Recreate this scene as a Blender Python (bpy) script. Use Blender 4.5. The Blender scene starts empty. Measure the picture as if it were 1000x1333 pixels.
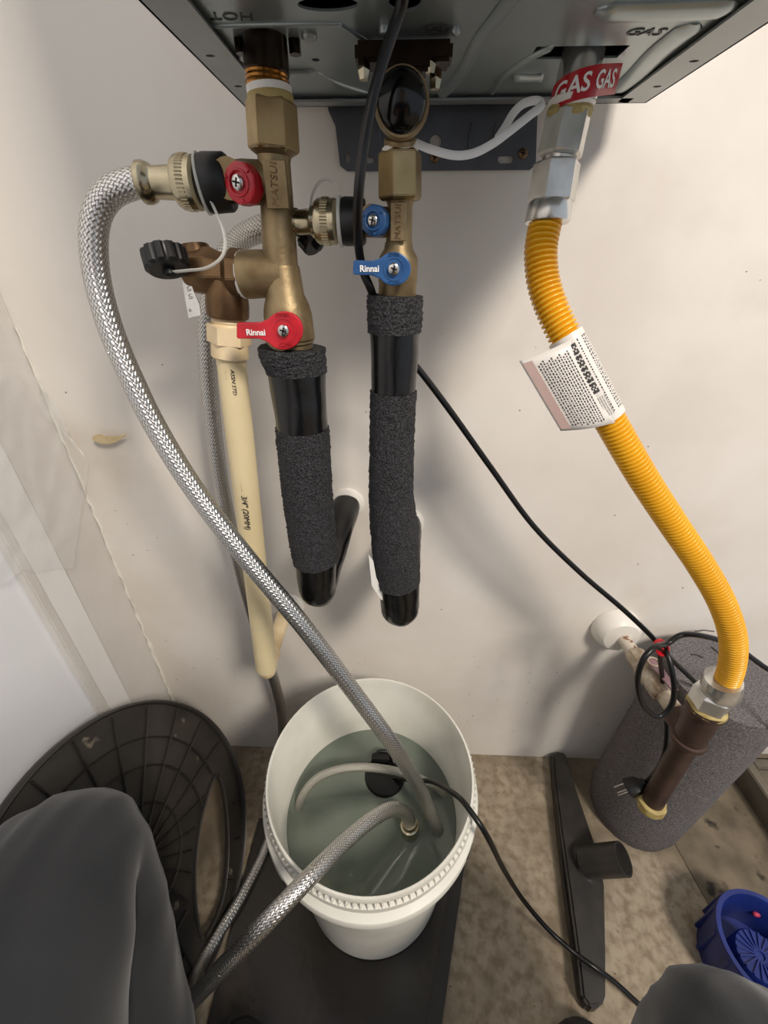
import bpy, bmesh, math, random
from mathutils import Vector as V, Matrix, noise
random.seed(7)
SC = bpy.context.scene
COL = SC.collection
PI = math.pi

# ------------------------------------------------------------------ camera
F_PX, TILT, YAW = 540.0, math.radians(31), math.radians(2)
CAM = V((0, -.53, .955))
FW = V((-math.sin(YAW)*math.cos(TILT), math.cos(YAW)*math.cos(TILT), -math.sin(TILT)))
RT = V((math.cos(YAW), math.sin(YAW), 0))
UP = RT.cross(FW)
cd = bpy.data.cameras.new('camera')
cam = bpy.data.objects.new('camera', cd); COL.objects.link(cam)
cd.sensor_fit = 'HORIZONTAL'; cd.sensor_width = 36; cd.lens = 36*F_PX/1000
cd.clip_start = .01; cd.clip_end = 50
cam.matrix_world = Matrix.Translation(CAM) @ Matrix((RT, UP, -FW)).transposed().to_4x4()
SC.camera = cam

# ------------------------------------------------------------------ world, lights, exposure
w = bpy.data.worlds.new('world'); SC.world = w; w.use_nodes = True
bg = w.node_tree.nodes['Background']
bg.inputs[0].default_value = (.80, .88, 1.0, 1); bg.inputs[1].default_value = .32
def area(name, loc, target, size, power, color):
    l = bpy.data.lights.new(name, 'AREA'); l.size = size; l.energy = power; l.color = color
    o = bpy.data.objects.new(name, l); COL.objects.link(o)
    o.location = loc
    o.rotation_euler = (V(target)-V(loc)).to_track_quat('-Z', 'Y').to_euler()
    return o
area('garage_ceiling_lamp', (1.15, -1.75, 2.5), (.1, 0, .7), .5, 37, (1, .90, .79))
area('open_door_daylight', (-1.3, -2.3, 1.9), (-.1, 0, .7), 1.5, 56, (.86, .93, 1))
SC.view_settings.view_transform = 'Standard'; SC.view_settings.look = 'None'
SC.view_settings.gamma = 1; SC.view_settings.use_curve_mapping = False
SC.view_settings.exposure = .85

# ------------------------------------------------------------------ locating helpers
def ray(px, py): return FW + RT*((px-500)/F_PX) + UP*((666.5-py)/F_PX)
def P(px, py, y=None, z=None, x=None):
    d = ray(px, py)
    if y is not None: k = (y-CAM.y)/d.y
    elif z is not None: k = (z-CAM.z)/d.z
    else: k = (x-CAM.x)/d.x
    return CAM + d*k
def PN(px, py, c, n):
    d = ray(px, py); return CAM + d*((c-CAM).dot(n)/d.dot(n))
def rad(p, wpx):                       # radius of a round thing wpx pixels wide at p
    q = p-CAM; Z = q.dot(FW)
    return wpx/2*Z/F_PX*.94

# ------------------------------------------------------------------ materials
def lin(c): return tuple((v/12.92 if v <= .04045 else ((v+.055)/1.055)**2.4) for v in (x/255 for x in c))
MATS = {}
def mat(name, rgb, rough=.5, metal=0, rgb2=None, scale=30, mixlo=.4, mixhi=.65, bump=0, bscale=60, bdist=.001,
        alpha=1, trans=0, ior=1.45, coat=0, spec=.5, detail=5, rgb3=None, scale3=8, lo3=.6, hi3=.68, sheen=0, emit=None):
    m = bpy.data.materials.new(name); m.use_nodes = True; nt = m.node_tree; N = nt.nodes; L = nt.links
    b = N['Principled BSDF']
    b.inputs['Base Color'].default_value = (*lin(rgb), 1); b.inputs['Roughness'].default_value = rough
    b.inputs['Metallic'].default_value = metal; b.inputs['Alpha'].default_value = alpha
    b.inputs['Transmission Weight'].default_value = trans; b.inputs['IOR'].default_value = ior
    b.inputs['Coat Weight'].default_value = coat; b.inputs['Specular IOR Level'].default_value = spec
    b.inputs['Sheen Weight'].default_value = sheen
    tc = N.new('ShaderNodeTexCoord')
    def nz(sc, det=detail):
        n = N.new('ShaderNodeTexNoise'); n.inputs['Scale'].default_value = sc; n.inputs['Detail'].default_value = det
        L.new(tc.outputs['Object'], n.inputs['Vector']); return n
    cur = None
    if rgb2:
        n = nz(scale); r = N.new('ShaderNodeMapRange'); r.inputs[1].default_value = mixlo; r.inputs[2].default_value = mixhi
        L.new(n.outputs[0], r.inputs[0])
        mx = N.new('ShaderNodeMix'); mx.data_type = 'RGBA'; L.new(r.outputs[0], mx.inputs[0])
        mx.inputs[6].default_value = (*lin(rgb), 1); mx.inputs[7].default_value = (*lin(rgb2), 1); cur = mx.outputs[2]
        if rgb3:
            n = nz(scale3); r = N.new('ShaderNodeMapRange'); r.inputs[1].default_value = lo3; r.inputs[2].default_value = hi3
            L.new(n.outputs[0], r.inputs[0])
            mx = N.new('ShaderNodeMix'); mx.data_type = 'RGBA'; L.new(r.outputs[0], mx.inputs[0])
            L.new(cur, mx.inputs[6]); mx.inputs[7].default_value = (*lin(rgb3), 1); cur = mx.outputs[2]
        L.new(cur, b.inputs['Base Color'])
    if bump:
        n = nz(bscale); bp = N.new('ShaderNodeBump'); bp.inputs['Strength'].default_value = bump; bp.inputs['Distance'].default_value = bdist
        L.new(n.outputs[0], bp.inputs['Height']); L.new(bp.outputs[0], b.inputs['Normal'])
    MATS[name] = m
    return m
def mathn(N, L, op, a, b=None, c=None):
    n = N.new('ShaderNodeMath'); n.operation = op
    for i, v in enumerate((a, b, c)):
        if v is None: continue
        if isinstance(v, (int, float)): n.inputs[i].default_value = v
        else: L.new(v, n.inputs[i])
    return n.outputs[0]
def braid_mat(name, hi, lo, around=14, pitch=.0062, rough=.25, metal=1):
    m = bpy.data.materials.new(name); m.use_nodes = True; nt = m.node_tree; N = nt.nodes; L = nt.links; b = N['Principled BSDF']
    b.inputs['Metallic'].default_value = metal; b.inputs['Roughness'].default_value = rough
    uv = N.new('ShaderNodeUVMap'); sp = N.new('ShaderNodeSeparateXYZ'); L.new(uv.outputs[0], sp.inputs[0])
    u = mathn(N, L, 'MULTIPLY', sp.outputs[0], around); v = mathn(N, L, 'DIVIDE', sp.outputs[1], pitch)
    a = mathn(N, L, 'ADD', u, v); c = mathn(N, L, 'SUBTRACT', u, v)
    fa = mathn(N, L, 'FRACT', a); fc = mathn(N, L, 'FRACT', c)
    sa = mathn(N, L, 'SINE', mathn(N, L, 'MULTIPLY', fa, PI)); sc = mathn(N, L, 'SINE', mathn(N, L, 'MULTIPLY', fc, PI))
    ck = mathn(N, L, 'ADD', mathn(N, L, 'FLOOR', a), mathn(N, L, 'FLOOR', c))
    ck = mathn(N, L, 'FLOORED_MODULO', ck, 2)
    mx = N.new('ShaderNodeMix'); L.new(ck, mx.inputs[0]); L.new(sa, mx.inputs[2]); L.new(sc, mx.inputs[3])
    h = mx.outputs[0]
    # fine wires inside each strand
    wires = N.new('ShaderNodeMix'); L.new(ck, wires.inputs[0])
    L.new(mathn(N, L, 'SINE', mathn(N, L, 'MULTIPLY', fa, PI*8)), wires.inputs[2]); L.new(mathn(N, L, 'SINE', mathn(N, L, 'MULTIPLY', fc, PI*8)), wires.inputs[3])
    hh = mathn(N, L, 'MULTIPLY_ADD', wires.outputs[0], .06, h)
    cm = N.new('ShaderNodeMix'); cm.data_type = 'RGBA'
    L.new(mathn(N, L, 'POWER', h, .8), cm.inputs[0]); cm.inputs[6].default_value = (*lin(lo), 1); cm.inputs[7].default_value = (*lin(hi), 1)
    L.new(cm.outputs[2], b.inputs['Base Color'])
    bp = N.new('ShaderNodeBump'); bp.inputs['Strength'].default_value = .7; bp.inputs['Distance'].default_value = .0005
    L.new(hh, bp.inputs['Height']); L.new(bp.outputs[0], b.inputs['Normal'])
    return m

M_wall = mat('painted_wall', (226, 221, 214), .62, rgb2=(216, 209, 200), scale=5, bump=.12, bscale=55, bdist=.002, rgb3=(196, 184, 168), scale3=3.2, lo3=.60, hi3=.80)
M_wallL = mat('side_wall_paint', (232, 233, 236), .5, bump=.08, bscale=40, bdist=.002)
M_trimw = mat('trim_paint', (228, 227, 225), .45, rgb2=(220, 218, 214), scale=5, bump=.1, bscale=50)
M_trimg = mat('trim_paint_shaded', (212, 208, 203), .5, rgb2=(203, 198, 192), scale=6, bump=.15, bscale=50)  # same white trim, with the shade by the corner put into the colour
M_dirt = mat('dirt', (120, 104, 84), .9)
M_conc = mat('concrete', (160, 147, 127), .82, rgb2=(128, 114, 94), scale=60, mixlo=.42, mixhi=.64, bump=.35, bscale=90, bdist=.002, rgb3=(116, 104, 86), scale3=6, lo3=.50, hi3=.66, detail=11)
M_concd = mat('concrete_dark', (120, 108, 90), .85, rgb2=(88, 80, 66), scale=16, bump=.35, bscale=90, bdist=.002, rgb3=(44, 40, 34), scale3=22, lo3=.62, hi3=.70, detail=9)
M_mat = mat('wet_board', (33, 28, 22), .25, rgb2=(20, 17, 15), scale=9, bump=.2, bscale=40, bdist=.002, rgb3=(54, 45, 35), scale3=7)
M_matedge = mat('board_edge', (18, 17, 16), .35)
M_galv = mat('galvanised_steel', (170, 180, 180), .32, .72, rgb2=(152, 161, 162), scale=7, bump=.05, bscale=8, bdist=.004)
M_galvf = mat('galvanised_flange', (160, 164, 163), .38, .7, rgb2=(146, 150, 150), scale=10)
M_stamp = mat('stamped_shadow', (84, 88, 87), .5, .6)
M_case = mat('heater_casing', (205, 206, 204), .4)
M_brk = mat('grey_bracket', (98, 102, 108), .45, .6, rgb2=(84, 87, 92), scale=20)
M_black = mat('hollow_shade_black', (8, 8, 8), .8)  # near-black standing in for the shade inside holes and slots
M_brass = mat('cast_brass', (150, 132, 100), .48, .78, rgb2=(116, 98, 70), scale=34, bump=.6, bscale=260, bdist=.0004)
M_brassn = mat('machined_brass', (172, 152, 112), .32, .9, rgb2=(146, 125, 86), scale=30, bump=.08, bscale=120, bdist=.0004)
M_bronze = mat('old_bronze', (126, 100, 72), .42, .9, rgb2=(92, 70, 50), scale=30, bump=.4, bscale=180, bdist=.0005)
M_nickel = mat('nickel_brass', (186, 176, 150), .22, 1, rgb2=(160, 150, 124), scale=24)
M_copper = mat('copper_tube', (170, 118, 60), .2, 1)
M_dark = mat('sooty_pipe', (44, 35, 28), .28, .8, rgb2=(62, 48, 36), scale=40)
M_teflon = mat('thread_tape', (232, 230, 224), .6, bump=.4, bscale=200)
M_dope = mat('pipe_sealant', (178, 160, 104), .5, bump=.4, bscale=180, rgb2=(150, 128, 72), scale=60)
M_steel = mat('zinc_steel', (226, 225, 220), .27, .85, rgb2=(188, 186, 180), scale=35, bump=.12, bscale=60)
M_screw = mat('screw_steel', (200, 198, 192), .2, 1)
M_red = mat('red_plastic', (196, 28, 44), .32, coat=.2, rgb2=(170, 22, 36), scale=60)
M_blue = mat('blue_plastic', (48, 92, 144), .35, rgb2=(38, 78, 128), scale=60)
M_white = mat('white_print', (238, 238, 236), .6)
M_ink = mat('black_ink', (52, 50, 50), .7)
M_inkp = mat('pink_print', (196, 168, 160), .7)
M_foam = mat('black_foam', (62, 62, 65), .85, rgb2=(24, 24, 26), scale=650, mixlo=.42, mixhi=.58, bump=1, bscale=650, bdist=.003, detail=2)
M_tape = mat('black_tape', (12, 12, 13), .24, bump=.35, bscale=40, bdist=.003, spec=.6)
M_plug = mat('glossy_black', (5, 5, 5), .15)
M_rubber = mat('black_rubber', (14, 14, 15), .42)
M_cable = mat('cable_jacket', (10, 10, 11), .34)
M_clear = mat('clear_strap', (225, 225, 218), .3, alpha=.62)
M_tie = mat('white_nylon', (226, 226, 224), .4, alpha=.93)
M_cpvc = mat('cream_pipe', (224, 208, 168), .35, rgb2=(213, 196, 154), scale=12)
M_cpvcf = mat('cream_fitting', (226, 206, 170), .4, rgb2=(208, 184, 142), scale=30)
M_esc = mat('wall_plate_white', (226, 222, 214), .4)
M_caulk = mat('caulk', (222, 218, 208), .6, bump=.3, bscale=80)
M_yel = mat('yellow_jacket', (228, 170, 30), .32, rgb2=(220, 160, 24), scale=20, coat=.15)
M_paper = mat('label_film', (222, 217, 210), .35)
M_gasred = mat('red_label', (178, 20, 34), .25, coat=.4)
M_iron = mat('black_iron', (84, 66, 58), .42, .45, rgb2=(66, 52, 46), scale=28, bump=.25, bscale=200, bdist=.0006)
M_rust = mat('painted_nipple', (206, 196, 182), .55, rgb2=(126, 84, 60), scale=60, mixlo=.56, mixhi=.62)
M_gvalve = mat('overpainted_valve', (190, 178, 160), .5, .3, rgb2=(140, 120, 96), scale=50)
M_purple = mat('valve_handle', (150, 120, 126), .4, .3, rgb2=(120, 92, 98), scale=60)
M_roll = mat('grey_foam', (116, 111, 111), .95, rgb2=(78, 75, 75), scale=420, mixlo=.38, mixhi=.62, bump=.7, bscale=420, bdist=.0015, detail=3)
M_pail = mat('white_pail', (226, 225, 216), .35, rgb2=(208, 206, 196), scale=9, spec=.5)
M_water = mat('murky_water', (110, 119, 108), .04, alpha=.88, spec=.6, bump=.12, bscale=14, bdist=.004, detail=1)
M_lid = mat('dark_lid_plastic', (58, 54, 49), .42, rgb2=(44, 41, 38), scale=14, rgb3=(122, 114, 100), scale3=30, lo3=.68, hi3=.74)
M_lidedge = mat('lid_edge', (52, 49, 46), .35)
M_noz = mat('nozzle_plastic', (40, 38, 36), .4, rgb2=(52, 48, 44), scale=30)
M_jar = mat('deep_blue_plastic', (28, 46, 118), .4, rgb2=(24, 38, 100), scale=30)
M_pink = mat('pink_spot', (190, 60, 90), .5)
M_trous = mat('trouser_cloth', (36, 38, 41), .9, rgb2=(31, 33, 36), scale=16, bump=.25, bscale=500, bdist=.0005, sheen=.25)
M_skin = mat('skin', (206, 160, 134), .5)
M_shoe = mat('shoe_mesh', (40, 39, 38), .7, bump=.5, bscale=400, bdist=.001)
M_wood = mat('weathered_board', (108, 100, 88), .8, rgb2=(84, 77, 66), scale=14, bump=.3, bscale=60)
M_sheet = mat('clear_film', (244, 244, 242), .07, alpha=.22, spec=1, coat=1)
M_seed = mat('dry_husk', (206, 186, 148), .6, rgb2=(186, 164, 122), scale=80)
M_braid = braid_mat('steel_braid', (232, 230, 226), (70, 68, 66), around=20, pitch=.0048, rough=.3)
M_braidw = braid_mat('nylon_braid', (178, 176, 166), (112, 110, 102), around=18, pitch=.004, metal=.5, rough=.4)

# ------------------------------------------------------------------ objects
ORG = {}
def link(name, me, parent=None, base=None):
    """vertices of me are in world space; keep them there while giving the object a sensible origin"""
    o = bpy.data.objects.new(name, me); COL.objects.link(o)
    if parent is not None:
        o.parent = parent; b = ORG[parent.name]
    else:
        if base is None:
            xs = [v.co for v in me.vertices]
            base = V(((min(v.x for v in xs)+max(v.x for v in xs))/2, (min(v.y for v in xs)+max(v.y for v in xs))/2, min(v.z for v in xs)))
        b = V(base); o.location = b
    me.transform(Matrix.Translation(-b)); ORG[o.name] = b
    return o
def thing(name, label, cat, loc, group=None):
    o = bpy.data.objects.new(name, None); COL.objects.link(o); o.location = loc; o.empty_display_size = .02
    ORG[o.name] = V(loc); return tag(o, label, cat, group)
def tag(o, label, cat, group=None):
    o['label'] = label; o['category'] = cat
    if group: o['group'] = group
    return o
class G:
    def __init__(s): s.v = []; s.f = []; s.uv = {}
    def add(s, vs, fs, uvs=None):
        b = len(s.v); s.v += [tuple(v) for v in vs]
        for i, f in enumerate(fs):
            if uvs: s.uv[len(s.f)] = uvs[i]
            s.f.append([b+k for k in f])
        return s
    def tube(s, pts, rs, n=20, caps=True, wob=0, flat=None, closed=False):
        m = len(pts); pts = [V(p) for p in pts]
        if isinstance(rs, (int, float, tuple)): rs = [rs]*m
        T = []
        for i in range(m):
            a = b = None
            if closed: d = pts[(i+1) % m]-pts[i-1]
            else:
                d = V((0, 0, 0)); j = i; k = i
                while d.length < 1e-6:
                    j = max(0, j-1); k = min(m-1, k+1); d = pts[k]-pts[j]
            T.append(d.normalized())
        up = V((0, 0, 1)) if abs(T[0].z) < .9 else V((0, -1, 0))
        if flat is not None: up = V(flat)
        N = (up - T[0]*up.dot(T[0])).normalized(); vs = []; L = 0; Ls = []
        for i in range(m):
            if flat is not None: N = V(flat)
            N = (N - T[i]*N.dot(T[i])).normalized(); B = T[i].cross(N)
            if i: L += (pts[i]-pts[i-1]).length
            Ls.append(L)
            for k in range(n):
                a = 2*PI*k/n; q = rs[i]
                if isinstance(q, tuple): dv = N*math.cos(a)*q[0] + B*math.sin(a)*q[1]
                else: dv = (N*math.cos(a)+B*math.sin(a))*q
                p = pts[i]+dv
                if wob:
                    am, sc = wob
                    p += dv.normalized()*am*noise.noise(p*sc)
                vs.append(p)
        fs = []; uvs = []
        for i in range(m if closed else m-1):
            i2 = (i+1) % m
            for k in range(n):
                k2 = (k+1) % n
                fs.append((i*n+k, i*n+k2, i2*n+k2, i2*n+k))
                u0 = k/n; u1 = (k+1)/n; uvs.append(((u0, Ls[i]), (u1, Ls[i]), (u1, Ls[i2]), (u0, Ls[i2])))
        if caps and not closed:
            for ring, rev in ((0, True), (m-1, False)):
                f = list(range(ring*n, ring*n+n)); f = f[::-1] if rev else f
                fs.append(f); uvs.append([(0, 0)]*n)
        return s.add(vs, fs, uvs)
    def box(s, c, size, R=None):
        c = V(c); h = V(size)/2; vs = []
        for x in (-1, 1):
            for y in (-1, 1):
                for z in (-1, 1):
                    d = V((x*h.x, y*h.y, z*h.z)); vs.append(c+(R @ d if R else d))
        return s.add(vs, [(0, 1, 3, 2), (4, 6, 7, 5), (0, 4, 5, 1), (2, 3, 7, 6), (0, 2, 6, 4), (1, 5, 7, 3)])
    def prism(s, bottom, top):
        n = len(bottom)
        return s.add(list(bottom)+list(top), [list(range(n))[::-1], list(range(n, 2*n))]+[(i, (i+1) % n, n+(i+1) % n, n+i) for i in range(n)])
    def ball(s, c, r, n=14, m=8, ax=None):
        c = V(c); r = V((r, r, r)) if isinstance(r, (int, float)) else V(r); vs = []; fs = []
        for j in range(m+1):
            t = PI*j/m
            for k in range(n):
                a = 2*PI*k/n; d = V((math.sin(t)*math.cos(a)*r.x, math.sin(t)*math.sin(a)*r.y, math.cos(t)*r.z))
                vs.append(c+(ax @ d if ax else d))
        for j in range(m):
            for k in range(n): fs.append((j*n+k, (j+1)*n+k, (j+1)*n+(k+1) % n, j*n+(k+1) % n))
        return s.add(vs, fs)
    def build(s, name, material, parent=None, smooth=40, label=None, bevel=0, base=None, weld=True):
        me = bpy.data.meshes.new(name); me.from_pydata(s.v, [], s.f)
        if s.uv:
            ul = me.uv_layers.new(name='UVMap')
            for fi, p in enumerate(me.polygons):
                if fi in s.uv:
                    for k, li in enumerate(p.loop_indices): ul.data[li].uv = s.uv[fi][k]
        bm = bmesh.new(); bm.from_mesh(me)
        if weld: bmesh.ops.remove_doubles(bm, verts=bm.verts, dist=1e-6)
        bmesh.ops.recalc_face_normals(bm, faces=bm.faces)
        if bevel:
            es = [e for e in bm.edges if len(e.link_faces) == 2 and e.calc_face_angle(0) > .6]
            bmesh.ops.bevel(bm, geom=es, offset=bevel, segments=2, affect='EDGES', clamp_overlap=True)
        bm.to_mesh(me); bm.free()
        return fin(me, name, material, parent, smooth, label, base)
def fin(me, name, material, parent=None, smooth=40, label=None, base=None):
    me.materials.append(material)
    if smooth:
        me.polygons.foreach_set('use_smooth', [True]*len(me.polygons))
        me.set_sharp_from_angle(angle=math.radians(smooth))
    o = link(name, me, parent, base)
    if label: o['label'] = label
    return o
def struct(o): o['kind'] = 'structure'; return o

def cr(pts, n=8, closed=False):                      # Catmull-Rom through points
    pts = [V(p) for p in pts]; m = len(pts); out = []
    for i in range(m if closed else m-1):
        g = (lambda j: pts[j % m]) if closed else (lambda j: pts[min(max(j, 0), m-1)])
        p0, p1, p2, p3 = g(i-1), g(i), g(i+1), g(i+2)
        for k in range(n):
            t = k/n
            out.append(.5*((2*p1)+(p2-p0)*t+(2*p0-5*p1+4*p2-p3)*t*t+(3*p1-p0-3*p2+p3)*t**3))
    if not closed: out.append(pts[-1])
    return out
def px(lst): return [P(a, b, y=c) for a, b, c in lst]
def stack(p0, p1, d0, d1, prof, n=28, g=None, rot=0, caps=True):
    """solid of revolution along the line between two picture points at depths d0, d1.
    prof = [(pixel position on the line's longer direction, width in pixels)]"""
    A = P(*p0, y=d0); B = P(*p1, y=d1); k = 0 if abs(p1[0]-p0[0]) > abs(p1[1]-p0[1]) else 1
    pts = []; rs = []
    for q, wd in prof:
        t = (q-p0[k])/(p1[k]-p0[k])
        pp = P(p0[0]+(p1[0]-p0[0])*t, p0[1]+(p1[1]-p0[1])*t, y=d0+(d1-d0)*t)
        s = (pp-A).dot(B-A)/(B-A).length
        c = A+(B-A).normalized()*s
        pts.append(c); rs.append(rad(c, wd))
    g = g or G(); T = (B-A).normalized()
    up = V((0, -1, 0)); 
    if abs(T.y) > .8: up = V((0, 0, 1))
    N = (up-T*up.dot(T)).normalized(); Bn = T.cross(N); vs = []
    for c, r in zip(pts, rs):
        for i in range(n):
            a = 2*PI*i/n+rot; vs.append(c+(N*math.cos(a)+Bn*math.sin(a))*r)
    m = len(pts); fs = [(i*n+j, i*n+(j+1) % n, (i+1)*n+(j+1) % n, (i+1)*n+j) for i in range(m-1) for j in range(n)]
    if caps: fs += [list(range(n))[::-1], list(range((m-1)*n, m*n))]
    g.add(vs, fs); return g
def hexnut(p0, p1, d0, d1, width, g=None, rot=0):     # chamfered six-sided nut between two picture points
    k = 0 if abs(p1[0]-p0[0]) > abs(p1[1]-p0[1]) else 1
    a, b = p0[k], p1[k]; ch = (b-a)*.07
    return stack(p0, p1, d0, d1, [(a, width*.88), (a+ch, width*1.04), (b-ch, width*1.04), (b, width*.88)], n=6, g=g, rot=rot)
def curve_mesh(cu):
    o = bpy.data.objects.new('tmp', cu); COL.objects.link(o)
    dg = bpy.context.evaluated_depsgraph_get(); dg.update()
    me = bpy.data.meshes.new_from_object(o.evaluated_get(dg)); bpy.data.objects.remove(o); bpy.data.curves.remove(cu)
    return me
def frame(o, xd, yd):
    xd = V(xd).normalized(); zd = xd.cross(V(yd)).normalized(); yd = zd.cross(xd)
    return Matrix.Translation(o) @ Matrix((xd, yd, zd)).transposed().to_4x4()
def plate(name, loops, mx, thick, material, parent=None, bevel=0, label=None, smooth=35, base=None):
    """flat plate with holes: loops of 2-D points (first = outline), placed by matrix mx"""
    cu = bpy.data.curves.new('t', 'CURVE'); cu.dimensions = '2D'; cu.fill_mode = 'BOTH'; cu.extrude = thick/2-bevel; cu.bevel_depth = bevel; cu.bevel_resolution = 1
    cu.offset = -bevel
    for lp in loops:
        sp = cu.splines.new('POLY'); sp.points.add(len(lp)-1); sp.use_cyclic_u = True
        for i, q in enumerate(lp): sp.points[i].co = (q[0], q[1], 0, 1)
    me = curve_mesh(cu); me.transform(mx)
    return fin(me, name, material, parent, smooth, label, base)
def text(name, s, size, mx, material, parent=None, thick=.0003, shear=0, bold=0, label=None, space=1):
    cu = bpy.data.curves.new('t', 'FONT'); cu.body = s; cu.size = size; cu.align_x = 'CENTER'; cu.align_y = 'CENTER'; cu.extrude = thick
    cu.shear = shear; cu.offset = bold; cu.space_character = space; cu.resolution_u = 3
    me = curve_mesh(cu); me.transform(mx)
    return fin(me, name, material, parent, 0, label)
def ell(cx, cy, rx, ry=None, n=24, a0=0, a1=2*PI, rot=0):
    ry = rx if ry is None else ry; full = abs(a1-a0-2*PI) < 1e-6; out = []
    for i in range(n if full else n+1):
        a = a0+(a1-a0)*i/n; x = rx*math.cos(a); y = ry*math.sin(a)
        out.append((cx+x*math.cos(rot)-y*math.sin(rot), cy+x*math.sin(rot)+y*math.cos(rot)))
    return out
def slot(cx, cy, L, r, vert=False, n=6):
    pts = ell(cx+L/2, cy, r, n=n, a0=-PI/2, a1=PI/2)+ell(cx-L/2, cy, r, n=n, a0=PI/2, a1=3*PI/2)
    return [(cx+(y-cy), cy+(x-cx)) for x, y in pts] if vert else pts
def wallM(y): return frame(V((0, y, 0)), (1, 0, 0), (0, 0, 1))     # 2-D (x,z) -> plane at depth y
def pxz(lst, y): return [(p.x, p.z) for p in (P(a, b, y=y) for a, b in lst)]
def disc_screw(name, c, r, nrm, parent, material=None, label=None):
    nrm = V(nrm).normalized(); c = V(c); g = G()
    g.tube([c-nrm*r*.5, c+nrm*r*.25, c+nrm*r*.45, c+nrm*r*.52], [r, r, r*.75, r*.3], n=18)
    o = g.build(name, material or M_screw, parent, label=label)
    xd = nrm.cross(V((.3, .2, 1))).normalized(); yd = nrm.cross(xd); g = G()
    R = Matrix((xd, yd, nrm)).transposed()
    g.box(c+nrm*r*.48, (r*1.2, r*.25, r*.18), R); g.box(c+nrm*r*.48, (r*.25, r*1.2, r*.18), R)
    g.build('cross_slot', M_black, o, 0)
    return o

# ================================================================== SETTING
XL = -.468
g = G().box((.63, .05, 1.2), (2.34, .10, 2.5)); struct(g.build('wall_back', M_wall, smooth=0))
g = G().box((XL-.05, -1.2, 1.2), (.10, 2.6, 2.5)); struct(g.build('wall_left', M_wallL, smooth=0))
g = G().box((.6, -1.2, -.05), (2.6, 2.6, .10)); struct(g.build('floor', M_conc, smooth=0))
# boards on the left wall beside the corner
def lboard(name, pxa, pxb, th, m):
    a = -.0003 if name == 'trim_1' else P(*pxa, x=XL+th).y; b = P(*pxb, x=XL+th).y
    gg = G().box((XL+th/2, (a+b)/2, 1.1), (th, abs(a-b), 2.19)); struct(gg.build(name, m, bevel=.002))
lboard('trim_1', (216, 905), (164, 913), .002, M_trimg)
lboard('trim_2', (172, 913), (140, 924), .009, M_trimw)
lboard('trim_3', (145, 924), (130, 920), .013, M_trimg)
g = G().box((1.17, -.007, .022), (1.2, .014, .044)); struct(g.build('baseboard_back', M_concd, bevel=.003))
# darker, lower-looking concrete patch to the right
q = [P(868, 1080, z=0), P(935, 1200, z=0), P(1010, 1333, z=0)]
g = G(); top = [V((q[0].x-.03, -.016, .0015)), q[0].copy(), q[1].copy(), q[2].copy(), V((1.7, q[2].y, .0015)), V((1.7, -.016, .0015))]
for v in top: v.z = .0015
g.prism([V((v.x, v.y, 0.0002)) for v in top], top); struct(g.build('trim_4', M_concd, smooth=0))
# grit along the foot of the back wall and specks on the paint
for nm, k, f in (('floor_grit', 260, 0), ('wall_specks', 120, 1)):
    g = G()
    for i in range(k):
        if f == 0:
            c = V((random.uniform(-.36, .8), random.uniform(-.45, -.005) if i % 3 else random.uniform(-.03, -.004), .0006)); r = random.uniform(.0006, .002)
        else:
            c = V((random.uniform(-.44, .5), -.0004, random.uniform(.05, .95) if i % 2 else random.uniform(.02, .3))); r = random.uniform(.0004, .0014)
        g.ball(c, (r, r*.7 if f == 0 else .0003, r*random.uniform(.5, 1.2) if f else r*.4), n=6, m=4)
    o = g.build(nm, M_dirt, smooth=60); o['kind'] = 'stuff'; tag(o, ['dark grit scattered over the concrete floor by the wall', 'small brown specks stuck to the white back wall'][f], 'dirt')
# peeling caulk down the corner
g = G(); p = [V((XL+.004+random.uniform(-.001, .002), -.001, z)) for z in [i*.012 for i in range(0, 75)]]
g.tube(p, [random.uniform(.0008, .0028)*(1.6 if 12 < i < 30 else 1) for i, _ in enumerate(p)], n=7, wob=(.002, 160)); struct(g.build('trim_5', M_caulk))

# ================================================================== WATER HEATER
HB, HF, HX0, HX1, HZ = -.03, -.272, P(320, 140, y=-.03).x, P(840, 137, y=-.03).x, 1.074
H = thing('water_heater', 'wall-hung water heater with a stamped grey steel underside, above all the pipes', 'water heater', ((HX0+HX1)/2, (HB+HF)/2, HZ))
xm = (HX0+HX1)/2
g = G()      # casing shell: four walls, top
t = .0015
g.box((HX0+t/2, (HB+HF)/2, HZ+.27), (t, HB-HF, .54)); g.box((HX1-t/2, (HB+HF)/2, HZ+.27), (t, HB-HF, .54))
g.box((xm, HF+t/2, HZ+.27), (HX1-HX0-2*t, t, .54)); g.box((xm, HB-t/2, HZ+.27), (HX1-HX0-2*t, t, .54)); g.box((xm, (HB+HF)/2, HZ+.541), (HX1-HX0, HB-HF, .002))
g.build('casing', M_case, H, 0)
FLW = .026
for s, x0 in ((1, HX0), (-1, HX1)):
    c = [(x0, HB), (x0, HF), (x0+s*FLW, HF), (x0+s*FLW, HB-.004), (x0+s*(FLW-.010), HB)]
    hs = [ell(x0+s*FLW*.42, HB-dy, .0032, .0022, 12) for dy in ((.052, .108, .2) if s == 1 else (.040, .088, .17))]
    plate('side_flange', [c]+hs, frame(V((0, 0, HZ+.0008)), (1, 0, 0), (0, 1, 0)), .0016, M_galvf, H)
plate('back_flange', [[(HX0+.016, HB-.013), (HX1-.016, HB-.013), (HX1-.016, HB), (HX0+.016, HB)]], frame(V((0, 0, HZ+.0008)), (1, 0, 0), (0, 1, 0)), .0016, M_galvf, H)
zp = HZ+.004   # recessed pan
def hz(a, b, z=zp): return P(a, b, z=z)
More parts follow.
